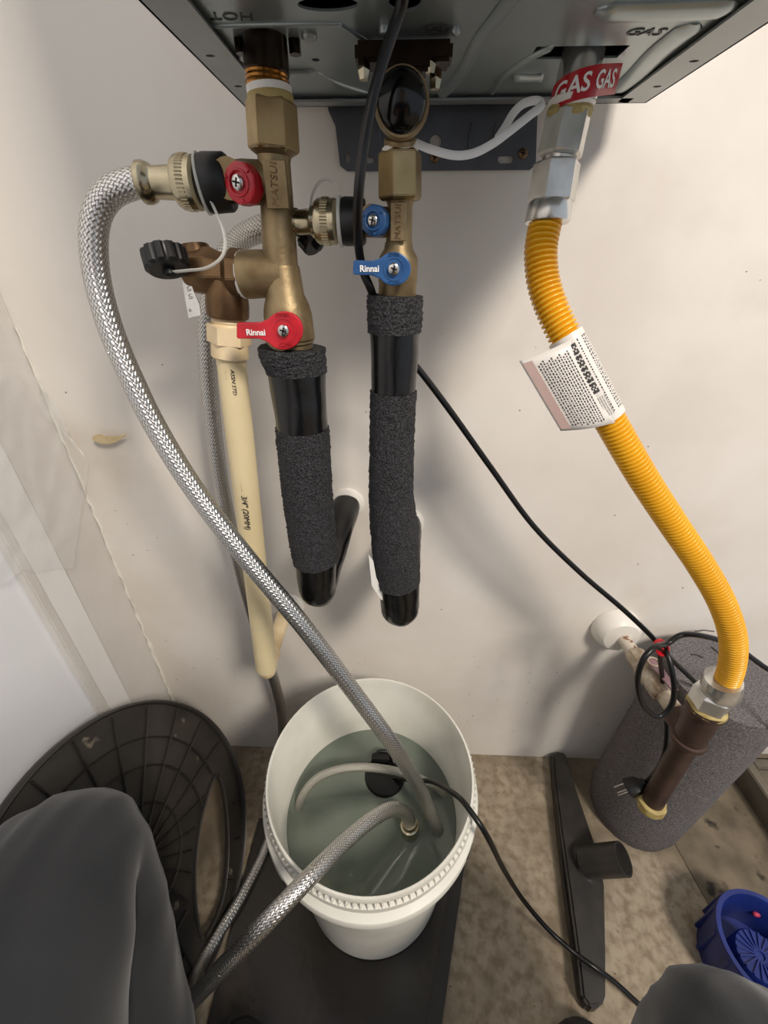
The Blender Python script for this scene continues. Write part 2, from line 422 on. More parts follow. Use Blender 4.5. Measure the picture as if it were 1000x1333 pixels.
hole1 = hz(427, 6); hole2 = hz(411, 78); hole3 = hz(752, 70); hole4 = hz(527, 4); hole5 = hz(345, 62); hole6 = hz(523, 100); hole7 = hz(697, 88)
hp = P(757, 95, y=-.114)
loops = [[(HX0+FLW-.012, HF+.002), (HX1-FLW+.012, HF+.002), (HX1-FLW+.012, HB-.002), (HX0+FLW-.012, HB-.002)],
         ell(hole1.x, hole1.y, .017, .0075), ell(hole2.x, hole2.y, .0028), ell(hole4.x, hole4.y, .009),
         [(hole3.x-.031, hole3.y-.012), (hole3.x+.030, hole3.y-.012), (hole3.x+.030, hole3.y+.008), (hole3.x-.031, hole3.y+.008)]]
plate('bottom_pan', loops, frame(V((0, 0, zp+.0006)), (1, 0, 0), (0, 1, 0)), .0012, M_galv, H)
g = G().box((xm, (HB+HF)/2, zp+.03), (HX1-HX0-.006, HB-HF-.006, .002)); g.build('pan_hole_shade', M_black, H, 0)  # black sheet painted as the shade seen through the pan holes
# pressed beads of the pan
def bead(pts, w, name='pressed_bead', h=.0026):
    q = cr([hz(a, b, zp) for a, b in pts], 8); k = len(q)
    gg = G().tube(q, [(h*min(1, .3+min(i, k-1-i)/3), w*min(1, .35+min(i, k-1-i)/3)) for i in range(k)], n=14, flat=(0, 0, -1)); gg.build(name, M_galv, H)
bead([(225, 33), (285, 33), (425, 31), (450, 36), (505, 70)], .0016, h=.0014)
bead([(312, 92), (360, 92), (412, 92)], .0028)
bead([(412, 93), (440, 108), (480, 121)], .0016, h=.0014)
bead([(572, 128), (600, 95), (625, 50), (660, 5), (690, -40)], .005)
bead([(640, 122), (655, 98), (690, 74), (722, 58)], .0022)
bead([(668, 100), (690, 101), (708, 100)], .007, h=.003)
bead([(775, 14), (860, 12), (960, 8)], .009, h=.004)
bead([(800, 118), (825, 100), (860, 65), (905, 30)], .009, h=.003)
bead([(430, 128), (520, 133), (640, 132), (800, 130)], .0016, h=.0014)
for a, b, r in ((402, 44, .0052), (320, 71, .0055), (594, 36, .0032), (500, 35, .003)):
    c = hz(a, b); gg = G().tube([c+V((0, 0, .002)), c-V((0, 0, .0015)), c-V((0, 0, .003)), c-V((0, 0, .0036))], [r*.9, r, r*.8, r*.3], n=16); gg.build('rivet', M_galvf, H)
# stamped letters
text('lettering', 'HOT', .012, frame(hz(303, 21, zp-.0002), (-1, -.05, 0), (.2, 1, 0)) , M_stamp, H, shear=.2, bold=.00002)
text('lettering', 'GAS', .0125, frame(hz(838, 42, zp-.0002), (1, .05, 0), (.1, -1, 0)), M_stamp, H, shear=.25, bold=.00002)
text('lettering', 'COLD', .010, frame(hz(531, 73, zp-.0002), (1, 0, 0), (0, -1, 0)), M_ink, H, shear=.1)
c = hz(569, 38, zp-.001)
plate('stamped_oval', [ell(c.x, c.y, .0075, .005), ell(c.x, c.y, .0068, .0043)], frame(V((0, 0, c.z)), (1, 0, 0), (0, 1, 0)), .0008, M_ink, H)
text('lettering', 'AB', .006, frame(c, (1, 0, 0), (0, -1, 0)), M_ink, H)
# hot outlet tube
g = stack((345, 52), (349, 118), -.15, -.15, [(40, 60), (95, 62), (98, 58)]); g.build('hot_outlet', M_dark, H)
g = stack((345, 52), (349, 118), -.15, -.15, [(93, 56), (98, 60), (101, 57), (105, 60), (108, 57), (112, 60), (120, 57)]); g.build('outlet_thread', M_copper, H)
for a, b in ((314, 62), (384, 63)):
    c = hz(a, b, zp-.004); gg = G().tube([c+V((0, 0, .006)), c-V((0, 0, .003))], .004, n=6); gg.build('bolt', M_dark, H)
# cold inlet: elbow with a black plug towards the room, on a bolted flange
g = G(); c = P(521, 95, y=-.155); g.box(c+V((.002, .008, .010)), (.062, .020, .010)); g.box(c+V((.002, .0, .006)), (.034, .016, .014)); g.build('inlet_flange', M_dark, H, bevel=.002)
for a, b in ((474, 96), (560, 88), (567, 108)):
    c = P(a, b, y=-.158); gg = G().tube([c+V((0, .006, .006)), c, c+V((0, 0, -.003))], [.0042, .0042, .003], n=6); gg.build('bolt', M_nickel, H)
ce = P(523, 133, y=-.178)
g = G(); g.tube([ce+V((0, .030, .012)), ce+V((0, .020, .004)), ce+V((0, .004, 0)), ce+V((0, -.001, 0))], [.014, .0165, .0175, .0168], n=28)
g = stack((523, 120), (522, 172), -.165, -.156, [(110, 50), (150, 50), (162, 46), (178, 34)], g=g); g.build('inlet_elbow', M_brass, H)
g = G(); g.tube([ce, ce+V((0, -.003, 0)), ce+V((0, -.006, -.0003)), ce+V((0, -.0075, -.0005))], [.0155, .0153, .012, .004], n=28); g.build('inlet_plug', M_plug, H, 60, 'black round plug in the brass elbow')
g = stack((522, 160), (521, 200), -.156, -.15, [(168, 34), (176, 32), (180, 44), (186, 46), (190, 44), (198, 44)]); g.build('inlet_neck', M_brass, H)
# gas inlet pipe with a red label wrapped round it
GA, GB = (757, 95), (712, 290)
GD0, GD1 = -.114, -.118
g = stack((759, 70), (746, 135), GD0, GD0, [(50, 56), (125, 58), (128, 60), (131, 57), (135, 60)]); g.build('gas_inlet', M_steel, H)
A = P(758, 84, y=GD0); B = P(747, 132, y=GD0); ax = (B-A).normalized(); R0 = rad(A, 57)+.0022
g = G(); vs = []; fs = []; K = 40
e1 = ax.cross(V((0, 1, 0))).normalized(); e2 = ax.cross(e1)
if e2.y > 0: e2 = -e2
e1 = e2.cross(ax).normalized()
if e1.x < 0: e1 = -e1
def wrap(a, s, r=R0):
    if a <= .75: return A+ax*s+(e1*math.sin(a)+e2*math.cos(a))*r
    return A+ax*s+(e1*math.sin(.75)+e2*math.cos(.75))*r+(e1*math.cos(.75)-e2*math.sin(.75))*(a-.75)*R0
LL = (B-A).length
for i in range(K+1):
    a = -1.9+4.15*i/K; s0 = LL*(.34-.46*(a+.2)/2.0)
    for s in (s0, s0+LL*.86): vs.append(wrap(a, s))
for i in range(K): fs.append((2*i, 2*i+1, 2*i+3, 2*i+2))
g.add(vs, fs); lab = g.build('gas_label', M_gasred, H, 60, 'red label with white GAS lettering round the pipe')
# letters bent on the pipe
cu_txt = 'GAS GAS'
cu = bpy.data.curves.new('t', 'FONT'); cu.body = cu_txt; cu.size = .0134; cu.align_x = 'CENTER'; cu.align_y = 'CENTER'; cu.offset = .00025; cu.resolution_u = 3
me = curve_mesh(cu)
bm = bmesh.new(); bm.from_mesh(me); bmesh.ops.subdivide_edges(bm, edges=bm.edges, cuts=1)
for v in bm.verts:
    a = v.co.x/R0*.98+.35; s = LL*(.34-.46*(a+.2)/2.0+.43)-v.co.y
    v.co = wrap(a, s, R0+.0004)
bm.to_mesh(me); bm.free(); fin(me, 'lettering', M_white, lab, 0)

# ================================================================== WALL BRACKET
yb = -.004
BR = thing('mounting_bracket', 'grey slotted steel wall bracket screwed to the wall under the heater', 'bracket', P(570, 222, y=0))
c = P(570, 200, y=yb)
o1 = pxz([(425, 128), (700, 128), (697, 215), (690, 221), (452, 223), (443, 216), (437, 165), (428, 145)], yb)
hs = [slot(*pxz([(453, 206)], yb)[0], .003, .0025, True), slot(*pxz([(480, 209)], yb)[0], .005, .0025), ell(*pxz([(567, 185)], yb)[0], .0055), slot(*pxz([(658, 208)], yb)[0], .009, .003)]
plate('back_plate', [o1]+hs, wallM(yb), .003, M_brk, BR)
g = G(); a, b = P(421, 126, y=-.024), P(703, 126, y=-.024); z0 = a.z
g.prism([V((a.x, -.004, z0)), V((b.x, -.004, z0)), V((b.x, -.029, z0+.001)), V((a.x, -.029, z0+.001))], [V((a.x, -.004, z0+.0018)), V((b.x, -.004, z0+.0018)), V((b.x, -.029, z0+.003)), V((a.x, -.029, z0+.003))])
g.build('top_lip', M_brk, BR, 0)
for a, b in ((495, 162), (612, 176), (643, 176)):
    c = P(a, b+5, y=yb-.002); gg = G().ball(c, (.0014, .0018, .012), n=10, m=8); gg.build('stiffening_rib', M_brk, BR)
for a, b in ((566, 205), (681, 200)): disc_screw('screw', P(a, b, y=yb-.002), .0042, (0, -1, 0), BR, M_bronze)

# ================================================================== SERVICE VALVES
def rivet_letters(s, pxc, d, size, parent, m): pass
def lever(center, arm, hub, halfw, dep, m, parent, word, armlen_txt):
    """flat handle: round hub with an arm to the left; pixel units"""
    cx, cy = center; ax_, ay_ = arm; n = 22
    dx, dy = ax_-cx, ay_-cy; L = math.hypot(dx, dy); ux, uy = dx/L, dy/L; vx, vy = -uy, ux
    s = math.asin(halfw/hub)
    base_a = math.atan2(uy, ux); pts = []
    a0 = base_a+s*1.5; a1 = base_a+2*PI-s*1.5
    for i in range(n+1):
        a = a0+(a1-a0)*i/n; pts.append((cx+hub*math.cos(a), cy+hub*math.sin(a)))
    for t_, w_ in ((hub*1.25, -halfw), (L-2, -halfw), (L, -halfw+2), (L, halfw-2), (L-2, halfw), (hub*1.25, halfw)):
        pts.append((cx+ux*t_+vx*w_, cy+uy*t_+vy*w_))
    o = plate('lever', [pxz(pts, dep)], wallM(dep), .0045, m, parent, bevel=.0008)
    c = P(cx, cy, y=dep-.0022); r = rad(c, hub*1.32)
    ring = plate('raised_ring', [ell(0, 0, r, n=28), ell(0, 0, r*.86, n=28)], frame(c, (1, 0, 0), (0, 0, 1)), .0012, m, o)
    for k, wd in ((1, 'OPEN'), (-1, 'CLOSE')):
        text('raised_letters', wd, r*.42, frame(c+V((0, -.0003, k*r*1.17)), (1, 0, 0), (0, 0, 1)), m, o, thick=.0005)
    disc_screw('screw', c+V((0, -.002, 0)), rad(c, 15), (0, -1, 0), o)
    tc = P(*armlen_txt, y=dep-.0026)
    text('lettering', word, rad(tc, 22), frame(tc, (1, 0, 0), (0, 0, 1)), M_white, o, thick=.0002, bold=.00013)
    return o
def drain_knob(center, wpx, dep, m, parent):
    c = P(*center, y=dep); r = rad(c, wpx); g = G(); vs = []; n = 40
    nd = V((-.25, -1, 0)).normalized(); xd = nd.cross(V((0, 0, 1))).normalized(); yd = xd.cross(nd)
    for s, k in ((.012, .98), (.004, 1.0), (.001, .95), (0, .80)):
        for i in range(n):
            a = 2*PI*i/n; rr = r*k*(1+.018*math.cos(9*a)); vs.append(c+nd*-s+(xd*math.cos(a)+yd*math.sin(a))*rr)
    fs = [(j*n+i, j*n+(i+1) % n, (j+1)*n+(i+1) % n, (j+1)*n+i) for j in range(3) for i in range(n)]+[list(range(3*n, 4*n)), list(range(n))]
    g.add(vs, fs); o = g.build('drain_knob', m, parent)
    g = G(); 
    ring = [c+nd*.0006+(xd*math.cos(2*PI*i/24)+yd*math.sin(2*PI*i/24))*r*.58 for i in range(24)]
    g.tube(ring, .0009, n=8, closed=True); g.build('raised_ring', m, o)
    for i in range(3):
        a = 2*PI*i/3+.4; q = c+nd*.0006+(xd*math.cos(a)+yd*math.sin(a))*r*.72
        G().tube([q, q+(xd*math.cos(a)+yd*math.sin(a))*r*.15], .0008, n=6).build('grip_rib', m, o)
    disc_screw('screw', c+nd*.0012, r*.36, nd, o)
def matpad(parent, top, bot, wd, dep, m):
    a, b = P(*top, y=dep), P(*bot, y=dep); r = rad(a, wd); d = (b-a).normalized()
    o = [(-r, 0), (r, 0), (r, -(b-a).length), (-r, -(b-a).length)]
    xd = V((1, 0, 0)); 
    pl = plate('name_pad', [o], frame(a+V((0, -.0010, 0)), (1, 0, -d.x/d.z*0), -d), .0030, m, parent, bevel=.0006)
    mid = (a+b)/2+V((0, -.0027, 0))
    text('lettering', 'MATSUI', (b-a).length/3.9, frame(mid, -d, (-1, 0, 0)), M_bronze, parent, thick=.0005, shear=.1, space=1.05)
# ---- hot side
DH = -.15
HV = thing('service_valve', 'left brass service valve with red lever and red drain knob under the heater', 'valve', P(380, 452, y=DH), 'brass service valves under the heater')
g = stack((350, 112), (353, 135), DH, DH, [(112, 56), (114, 62), (128, 61), (134, 58)]); g.build('thread_tape', M_teflon, HV)
g = stack((350, 112), (353, 135), DH, DH, [(124, 62), (129, 64), (136, 60)]); g.build('sealant', M_dope, HV)
g = hexnut((353, 130), (357, 200), DH, DH, 68, rot=.35); g.build('union_nut', M_brassn, HV, 25, bevel=.0004)
g = stack((356, 192), (366, 350), DH, DH, [(190, 60), (198, 62), (204, 46), (212, 44), (348, 47), (352, 48)])
g = stack((366, 345), (381, 455), DH, DH, [(346, 48), (350, 50), (384, 52), (398, 62), (410, 66), (441, 66), (443, 62), (446, 62), (448, 56), (458, 56)], g=g)
g = stack((362, 238), (285, 238), DH, DH-.003, [(362, 46), (340, 50), (320, 52), (302, 48), (285, 46)], g=g)
g = stack((372, 356), (316, 358), DH, DH+.004, [(372, 52), (350, 58), (322, 60), (318, 58)], g=g)
g = stack((312, 238), (312, 242), DH, DH-.022, [(312, 40)], g=g) if False else g
c = P(312, 238, y=DH); g.tube([c, c+V((-.002, -.018, 0))], rad(c, 46), n=26)
c = P(373, 430, y=DH); g.tube([c, c+V((0, -.026, 0))], rad(c, 40), n=26)
g.build('body', M_brass, HV, 35)
matpad(HV, (357, 209), (360, 272), 32, DH-.0135, M_brass)
drain_knob((311, 238), 50, DH-.021, M_red, HV)
lever((370, 430), (309, 430), 25, 10.5, DH-.028, M_red, HV, 'Rinnai', (333, 433))
g = stack((300, 238), (256, 240), DH-.003, DH-.004, [(300, 62), (297, 67), (272, 69), (266, 66)], n=36); g.build('washer_collar', M_rubber, HV)
# ---- cold side
CV = thing('service_valve', 'right brass service valve with blue lever and blue drain knob beside the black cable', 'valve', P(517, 392, y=DH), 'brass service valves under the heater')
g = stack((521, 190), (521, 206), DH, DH, [(190, 44), (193, 50), (200, 50), (206, 46)]); g.build('thread_tape', M_teflon, CV)
g = hexnut((521, 196), (521, 262), DH, DH, 59, rot=.3); g.build('union_nut', M_brassn, CV, 25, bevel=.0004)
g = stack((521, 254), (519, 325), DH, DH, [(252, 50), (258, 50), (262, 38), (268, 35), (318, 36), (326, 40)])
g = stack((519, 318), (517, 392), DH, DH, [(316, 38), (324, 40), (334, 52), (340, 54), (366, 54), (368, 52), (386, 52), (388, 46), (394, 46)], g=g)
g = stack((519, 290), (470, 289), DH, DH, [(519, 34), (500, 36), (480, 36), (470, 34)], g=g)
c = P(488, 287, y=DH); g.tube([c, c+V((-.002, -.016, 0))], rad(c, 32), n=24)
c = P(513, 350, y=DH); g.tube([c, c+V((0, -.024, 0))], rad(c, 34), n=24)
g.build('body', M_brass, CV, 35)
matpad(CV, (519, 264), (518, 314), 22, DH-.0115, M_brass)
drain_knob((486, 287), 38, DH-.019, M_blue, CV)
lever((513, 350), (460, 348), 22, 9.5, DH-.026, M_blue, CV, 'Rinnai', (481, 350))
g = stack((476, 289), (444, 289), DH, DH, [(476, 50), (473, 56), (450, 57), (445, 54)], n=36); g.build('washer_collar', M_rubber, CV)

# ---- drain caps on clear straps
c0, c1 = (215, 324), (219, 357)
def ribcap(A, B, r, parent):
    ax = (B-A).normalized(); x = ax.cross(V((0, 1, .2))).normalized(); y = ax.cross(x); g = G(); n = 72; vs = []
    for s, k in ((0, .9), (.0, 1.0), (.85, 1.0), (1, .86), (1, .5)):
        for i in range(n):
            a = 2*PI*i/n; q = 1 if (i % 6) < 4 else .93
            vs.append(A+(B-A)*s+(x*math.cos(a)+y*math.sin(a))*r*k*(q if 0 <= s < 1 and k == 1 else 1))
    fs = [(j*n+i, j*n+(i+1) % n, (j+1)*n+(i+1) % n, (j+1)*n+i) for j in range(4) for i in range(n)]+[list(range(4*n, 5*n)), list(range(n))]
    g.add(vs, fs); capo = g.build('drain_cap', M_rubber, parent, 30, 'black ribbed cap on a clear strap')
    g = G().tube([B, B+ax*.004, B+ax*.005], [r*.28, r*.28, r*.2], n=16); g.build('strap_stud', M_rubber, capo); return capo
A = P(213, 328, y=-.165); B = P(220, 352, y=-.170)
DC = ribcap(A, B, rad(A, 60), HV)
g = G().tube(cr(px([(275, 262, -.166), (283, 280, -.168), (291, 300, -.170), (293, 322, -.172), (286, 338, -.174), (268, 349, -.175), (245, 352, -.175), (224, 354, -.172)]), 8), (.0005, .0014), n=8, flat=None); g.build('strap', M_clear, DC)
c = P(270, 239, y=-.153); g = stack((275, 239), (263, 240), DH-.003, DH-.004, [(267, 66), (266, 71), (263, 71), (262, 66)], n=36); g.build('strap_ring', M_clear, DC)
DC2 = ribcap(P(402, 306, y=-.128), P(412, 318, y=-.132), rad(A, 42), CV)
g = G().tube(cr(px([(404, 300, -.125), (405, 262, -.128), (412, 242, -.13), (424, 233, -.135), (438, 240, -.14), (444, 258, -.15)]), 8), (.0005, .0011), n=8); g.build('strap', M_clear, DC2)
g = stack((448, 289), (440, 289), DH, DH, [(446, 56), (445, 60), (442, 60), (441, 56)], n=36); g.build('strap_ring', M_clear, DC2)

# ================================================================== HOSES
WZ = .222
def coupling(parent, p0, p1, d0, d1, w):               # knurled swivel nut between picture points
    g = stack(p0, p1, d0, d1, [(p0[0], w*.86), (p0[0]+(p1[0]-p0[0])*.12, w), (p0[0]+(p1[0]-p0[0])*.85, w), (p1[0], w*.9)], n=40); n = g.build('coupling_nut', M_nickel, parent)
    A = P(*p0, y=d0); B = P(*p1, y=d1); ax = (B-A).normalized(); x = ax.cross(V((0, 0, 1))).normalized(); y = ax.cross(x); r = rad((A+B)/2, w); L = (B-A).length
    for i in range(44):
        a = 2*PI*i/44; q = A+(x*math.cos(a)+y*math.sin(a))*r
        G().tube([q+ax*L*.38, q+ax*L*.68], .0007, n=5).build('knurl', M_nickel, n)
    return n
def hose(parent, pts, r, m=M_braid, name='braided_tube', n=8, wob=0):
    q = cr(pts, n); g = G().tube(q, r, n=24); return g.build(name, m, parent)
HA = thing('braided_hose', 'long steel-braided hose looping from the red-knob valve down into the white bucket', 'hose', P(560, 1085, z=WZ), 'braided flushing hoses')
coupling(HA, (261, 239), (232, 238), DH-.004, DH-.004, 63)
g = stack((229, 238), (184, 238), DH-.004, DH-.004, [(229, 42), (222, 40), (204, 38), (200, 40), (197, 46), (192, 50), (186, 50), (184, 46)], n=30); g.build('ferrule', M_nickel, HA)
hose(HA, px([(190, 238, -.154), (168, 240, -.155), (142, 253, -.156), (126, 280, -.158), (122, 320, -.16), (128, 370, -.162), (145, 430, -.166), (170, 490, -.17), (205, 560, -.175), (255, 640, -.183), (320, 725, -.195), (395, 815, -.21), (460, 900, -.22), (515, 975, -.235)])+[P(548, 1030, z=.30), P(563, 1066, z=.25), P(572, 1090, z=.20), P(577, 1105, z=.16)], .0098)
HBo = thing('braided_hose', 'steel-braided hose from the blue-knob valve, passing behind the cream pipe', 'hose', P(262, 1250, z=0), 'braided flushing hoses')
coupling(HBo, (441, 289), (412, 289), DH, DH+.001, 54)
g = stack((414, 289), (384, 290), DH+.001, DH+.004, [(414, 34), (408, 38), (404, 32), (392, 30), (388, 30), (384, 34)], n=30); g.build('ferrule', M_nickel, HBo)
hb = px([(388, 290, -.146), (365, 293, -.140), (340, 298, -.125), (312, 312, -.10), (288, 345, -.082), (272, 400, -.070), (270, 460, -.064), (276, 540, -.06), (290, 640, -.06), (312, 740, -.058), (338, 830, -.055), (358, 890, -.05)])
hb += [P(368, 940, y=-.045), P(366, 1000, z=.05), P(352, 1085, z=.014), P(318, 1160, z=.014), P(285, 1215, z=.02), P(262, 1255, z=.03), P(248, 1290, z=.06), P(246, 1306, z=.13), P(252, 1300, z=.21), P(276, 1274, z=.29), P(330, 1218, z=.358), P(400, 1145, z=.372), P(450, 1095, z=.345), P(485, 1066, z=.325), P(512, 1053, z=.30), P(530, 1060, z=.265), P(534, 1076, z=.24)]
hose(HBo, hb, .0095)
a, b = P(533, 1070, z=.25), P(534, 1082, z=.226)
g = G().tube([a, a+(b-a)*.3, a+(b-a)*.35, b, b+V((0, 0, -.01))], [.0108, .0112, .0135, .0135, .012], n=24); g.build('end_fitting', M_nickel, HBo)

# ================================================================== RELIEF VALVE AND CREAM PIPE
DR = -.135
RV = thing('relief_valve', 'bronze tee-shaped relief valve with steel lever between the hot valve and the cream pipe', 'valve', P(297, 410, y=DR))
g = stack((256, 352), (322, 357), DR, DR-.006, [(248, 56), (252, 60), (280, 60), (290, 50), (298, 50), (306, 62), (324, 60)], n=8, rot=.2)
g = stack((294, 352), (297, 414), DR, DR, [(340, 52), (380, 56), (396, 58), (412, 56), (414, 50)], g=g)
c = P(262, 355, y=DR); g.tube([c+V((0, 0, .0)), c+V((-.002, .002, .020))], [.014, .011], n=20)
g.build('body', M_bronze, RV, 30, bevel=.0006)
g = stack((312, 357), (326, 358), DR-.006, DR-.006, [(313, 56), (317, 60), (324, 60)]); g.build('thread_tape', M_teflon, RV)
dep = DR-.012
plate('test_lever', [pxz([(235, 348), (244, 350), (252, 378), (260, 396), (262, 410), (246, 414), (242, 392)], dep), ell(*pxz([(248, 404)], dep)[0], .0014, n=10)], wallM(dep), .0012, M_steel, RV)
for i, (a, b) in enumerate(((243, 366), (246, 376), (248, 386))): text('lettering', 'UJ', .004, frame(P(a, b, y=dep-.0008), (.3, 0, -1), (1, 0, .3)), M_ink, RV, thick=.0001)
CP = thing('drain_pipe', 'cream plastic drain pipe with printed text running down from the relief valve', 'pipe', P(348, 880, y=-.125))
g = stack((297, 408), (298, 424), DR, DR, [(408, 44), (412, 46), (415, 43), (418, 46), (421, 43), (424, 46)]); g.build('threaded_neck', M_cpvcf, CP)
g = hexnut((298, 422), (299, 448), DR, DR, 56, rot=.2); g = stack((299, 444), (300, 466), DR, DR, [(444, 48), (446, 50), (464, 50), (466, 46)], g=g); g.build('adapter', M_cpvcf, CP, 25)
g = stack((300, 460), (347, 868), DR, -.122, [(460, 40), (560, 38), (700, 33), (868, 29)]); g.build('pipe', M_cpvc, CP)
fr = [(311, 500, 'ASSN STD'), (303, 492, 'CTS 20')]
def pipetext(s, a, b, sz, mt=M_ink):
    t_ = (b-460)/(868-460); d = DR+(-.122-DR)*t_; c0_ = P(a, b, y=d-rad(P(a, b, y=d), 38)*1.04)
    ax_ = (P(347, 868, y=-.122)-P(300, 460, y=DR)).normalized()
    text('lettering', s, sz, frame(c0_, ax_, (1, 0, .1)), mt, CP, thick=.0002, shear=.15)
pipetext('ASSN STD', 304, 498, .0052); pipetext('TM 3/4 IN', 296, 494, .0038)
pipetext('3/4" (20MM)', 320, 668, .0088); pipetext('SD', 329, 724, .0088)
def onpipe(a, b):
    d = DR+(-.122-DR)*(b-460)/408; return P(a, b, y=d-rad(P(a, b, y=d), 38)*1.0)
G().tube([onpipe(*k) for k in ((300, 520), (306, 560), (311, 600), (315, 640))], .0006, n=6).build('printed_stripe', M_ink, CP)
# elbow and stub to the wall
e0 = P(347, 868, y=-.122); ey = e0.copy(); wl = V((e0.x+.004, -.001, e0.z+.012))
g = G().tube([e0+V((0, 0, .022)), e0+V((0, 0, .018)), e0+V((0, 0, -.002)), e0+V((0, .002, -.012)), e0+V((0, .004, -.014))], [.0125, .0138, .0138, .012, .006], n=24)
g.tube([e0+V((0, 0, .0)), e0+V((.001, .026, .001)), e0+V((.001, .027, .001))], [.0135, .0138, .011], n=24); g.build('elbow', M_cpvcf, CP)
g = G().tube([e0+V((0, .01, .0)), V((e0.x+.003, -.002, e0.z+.008))], .0118, n=24); g.build('wall_stub', M_cpvcf, CP)
g = G().tube([V((e0.x+.003, -.001, e0.z+.008)), V((e0.x+.003, -.006, e0.z+.008)), V((e0.x+.003, -.010, e0.z+.008))], [.031, .029, .015], n=30); g.build('wall_plate', M_esc, CP)

# ================================================================== FOAM-WRAPPED PIPES
def lagged(label, secs, tail, wallpt, dep, ragged, group):
    T = thing('lagged_pipe', label, 'pipe', P(secs[-1][0], secs[-1][1], y=dep), group)
    pts = [P(a, b, y=dep) for a, b, w_ in secs]; rs = [rad(p, s[2]) for p, s in zip(pts, secs)]
    def interp(b0, b1, grow, name, m, wob, rough_top=False, n=40):
        # sub-range of the sleeve by picture row
        rows = [b0+(b1-b0)*i/24 for i in range(25)]; q = []; rr = []
        for b in rows:
            for i in range(len(secs)-1):
                if secs[i][1] <= b <= secs[i+1][1]+1e-6:
                    t_ = (b-secs[i][1])/(secs[i+1][1]-secs[i][1]); q.append(pts[i].lerp(pts[i+1], t_)); rr.append(rs[i]*(1-t_)+rs[i+1]*t_+grow); break
        dr = q[0]-q[1]
        if wob: 
            ng = G(); N_ = 56; vs = []
            qq = []; r2 = []
            for i in range(len(q)-1):
                for k in range(3): qq.append(q[i].lerp(q[i+1], k/3)); r2.append(rr[i]+(rr[i+1]-rr[i])*k/3)
            qq.append(q[-1]); r2.append(rr[-1])
            # hollow mouth at the top, closed against the pipe inside
            if rough_top: qq = [qq[0]+(qq[0]-qq[1]).normalized()*-.006, qq[0]]+qq; r2 = [r2[0]*.50, r2[0]*.62]+r2
            ng.tube(qq, r2, n=N_, wob=wob)
            return ng.build(name, m, T, 70)
        return G().tube(q, rr, n=n, wob=(.0010, 45)).build(name, m, T, 60)
    for (nm, b0, b1, gr, m, wob, top) in ragged: interp(b0, b1, gr, nm, m, wob, top)
    # elbow at the bottom and stub back to the wall
    last = pts[-1]; r = rs[-1]
    q = cr([last+V((0, 0, .004)), last+V((0, .003, -.006)), last+V((0, .016, -.010)), last.lerp(V(wallpt), .45), V(wallpt)+V((0, -.002, 0))], 8)
    G().tube(q, [r*1.0]*8+[r*.97]*8+[r*.95]*(len(q)-16), n=30, wob=(.0015, 60)).build('taped_elbow', M_tape, T, 60)
    wp = V(wallpt)
    G().tube([wp+V((0, -.0005, 0)), wp+V((0, -.006, 0)), wp+V((0, -.011, 0))], [.026, .025, .017], n=30, wob=(.001, 50)).build('wall_plate', M_esc, T)
    return T
wb = (.0016, 420)
LG1 = lagged('black foam-wrapped pipe below the red lever, angled back to the wall', [(380, 440, 84), (381, 458, 88), (386, 480, 80), (390, 520, 74), (394, 560, 70), (400, 640, 66), (407, 700, 62), (411, 730, 58), (413, 764, 50)], None, P(452, 655, y=0), DH-.004,
  [('foam_sleeve', 452, 484, .0012, M_foam, wb, True), ('tape_band', 478, 562, 0, M_tape, None, False), ('foam_sleeve', 556, 728, .0012, M_foam, wb, False), ('tape_band', 720, 764, 0, M_tape, None, False)], 'foam-wrapped pipes')
LG2 = lagged('black foam-wrapped pipe below the blue lever, longest of the two', [(515, 372, 72), (514, 400, 73), (514, 450, 67), (512, 510, 60), (510, 580, 58), (509, 640, 58), (512, 680, 62), (515, 720, 62), (519, 760, 57), (521, 788, 53)], None, P(530, 680, y=0), DH-.004,
  [('foam_sleeve', 384, 432, .0012, M_foam, wb, True), ('tape_band', 424, 514, 0, M_tape, None, False), ('foam_sleeve', 508, 756, .0012, M_foam, wb, False), ('tape_band', 752, 788, 0, M_tape, None, False)], 'foam-wrapped pipes')
plate('torn_paper', [pxz([(480, 722), (486, 730), (490, 752), (498, 768), (508, 786), (496, 780), (484, 762)], -.168)], wallM(-.168), .0006, M_teflon, LG2)

# ================================================================== GAS CONNECTOR
GC = thing('gas_connector', 'corrugated yellow gas hose with steel nuts and a paper tag, hanging at right', 'hose', P(930, 915, y=-.19))
g = stack((745, 128), (742, 150), GD0, GD0, [(126, 58), (128, 62), (136, 62), (142, 58)]); g.build('thread_tape', M_teflon, GC)
g = G(); c = P(741, 146, y=GD0); g.tube([c+V((0, 0, .004)), c, c+V((0, 0, -.003)), c+V((0, 0, -.0045))], [rad(c, 54), rad(c, 60), rad(c, 59), rad(c, 50)], n=30, wob=(.003, 150)); g.build('sealant', M_dope, GC)
g = hexnut((741, 146), (728, 206), GD0, GD0-.002, 60, rot=.5); g.build('hex_nut', M_steel, GC, 25, bevel=.0003)
g = stack((729, 200), (726, 216), GD0-.002, GD0-.002, [(198, 44), (216, 44)]); g.build('neck', M_steel, GC)
g = hexnut((726, 210), (717, 266), GD0-.002, GD0-.004, 62, rot=.55); g.build('hex_nut', M_steel, GC, 25, bevel=.0003)
g = stack((717, 260), (712, 292), GD0-.004, GD0-.006, [(260, 52), (266, 58), (288, 60), (290, 58)]); g.build('end_collar', M_steel, GC)
hp_ = px([(712, 284, -.119), (708, 300, -.122), (704, 330, -.128), (708, 370, -.136), (722, 410, -.146), (742, 450, -.155), (768, 500, -.163), (800, 558, -.170), (836, 620, -.176), (875, 680, -.182), (912, 735, -.188), (940, 785, -.194), (954, 830, -.198), (952, 870, -.198), (938, 905, -.196), (930, 920, -.194)])
q = cr(hp_, 30); L = [0]
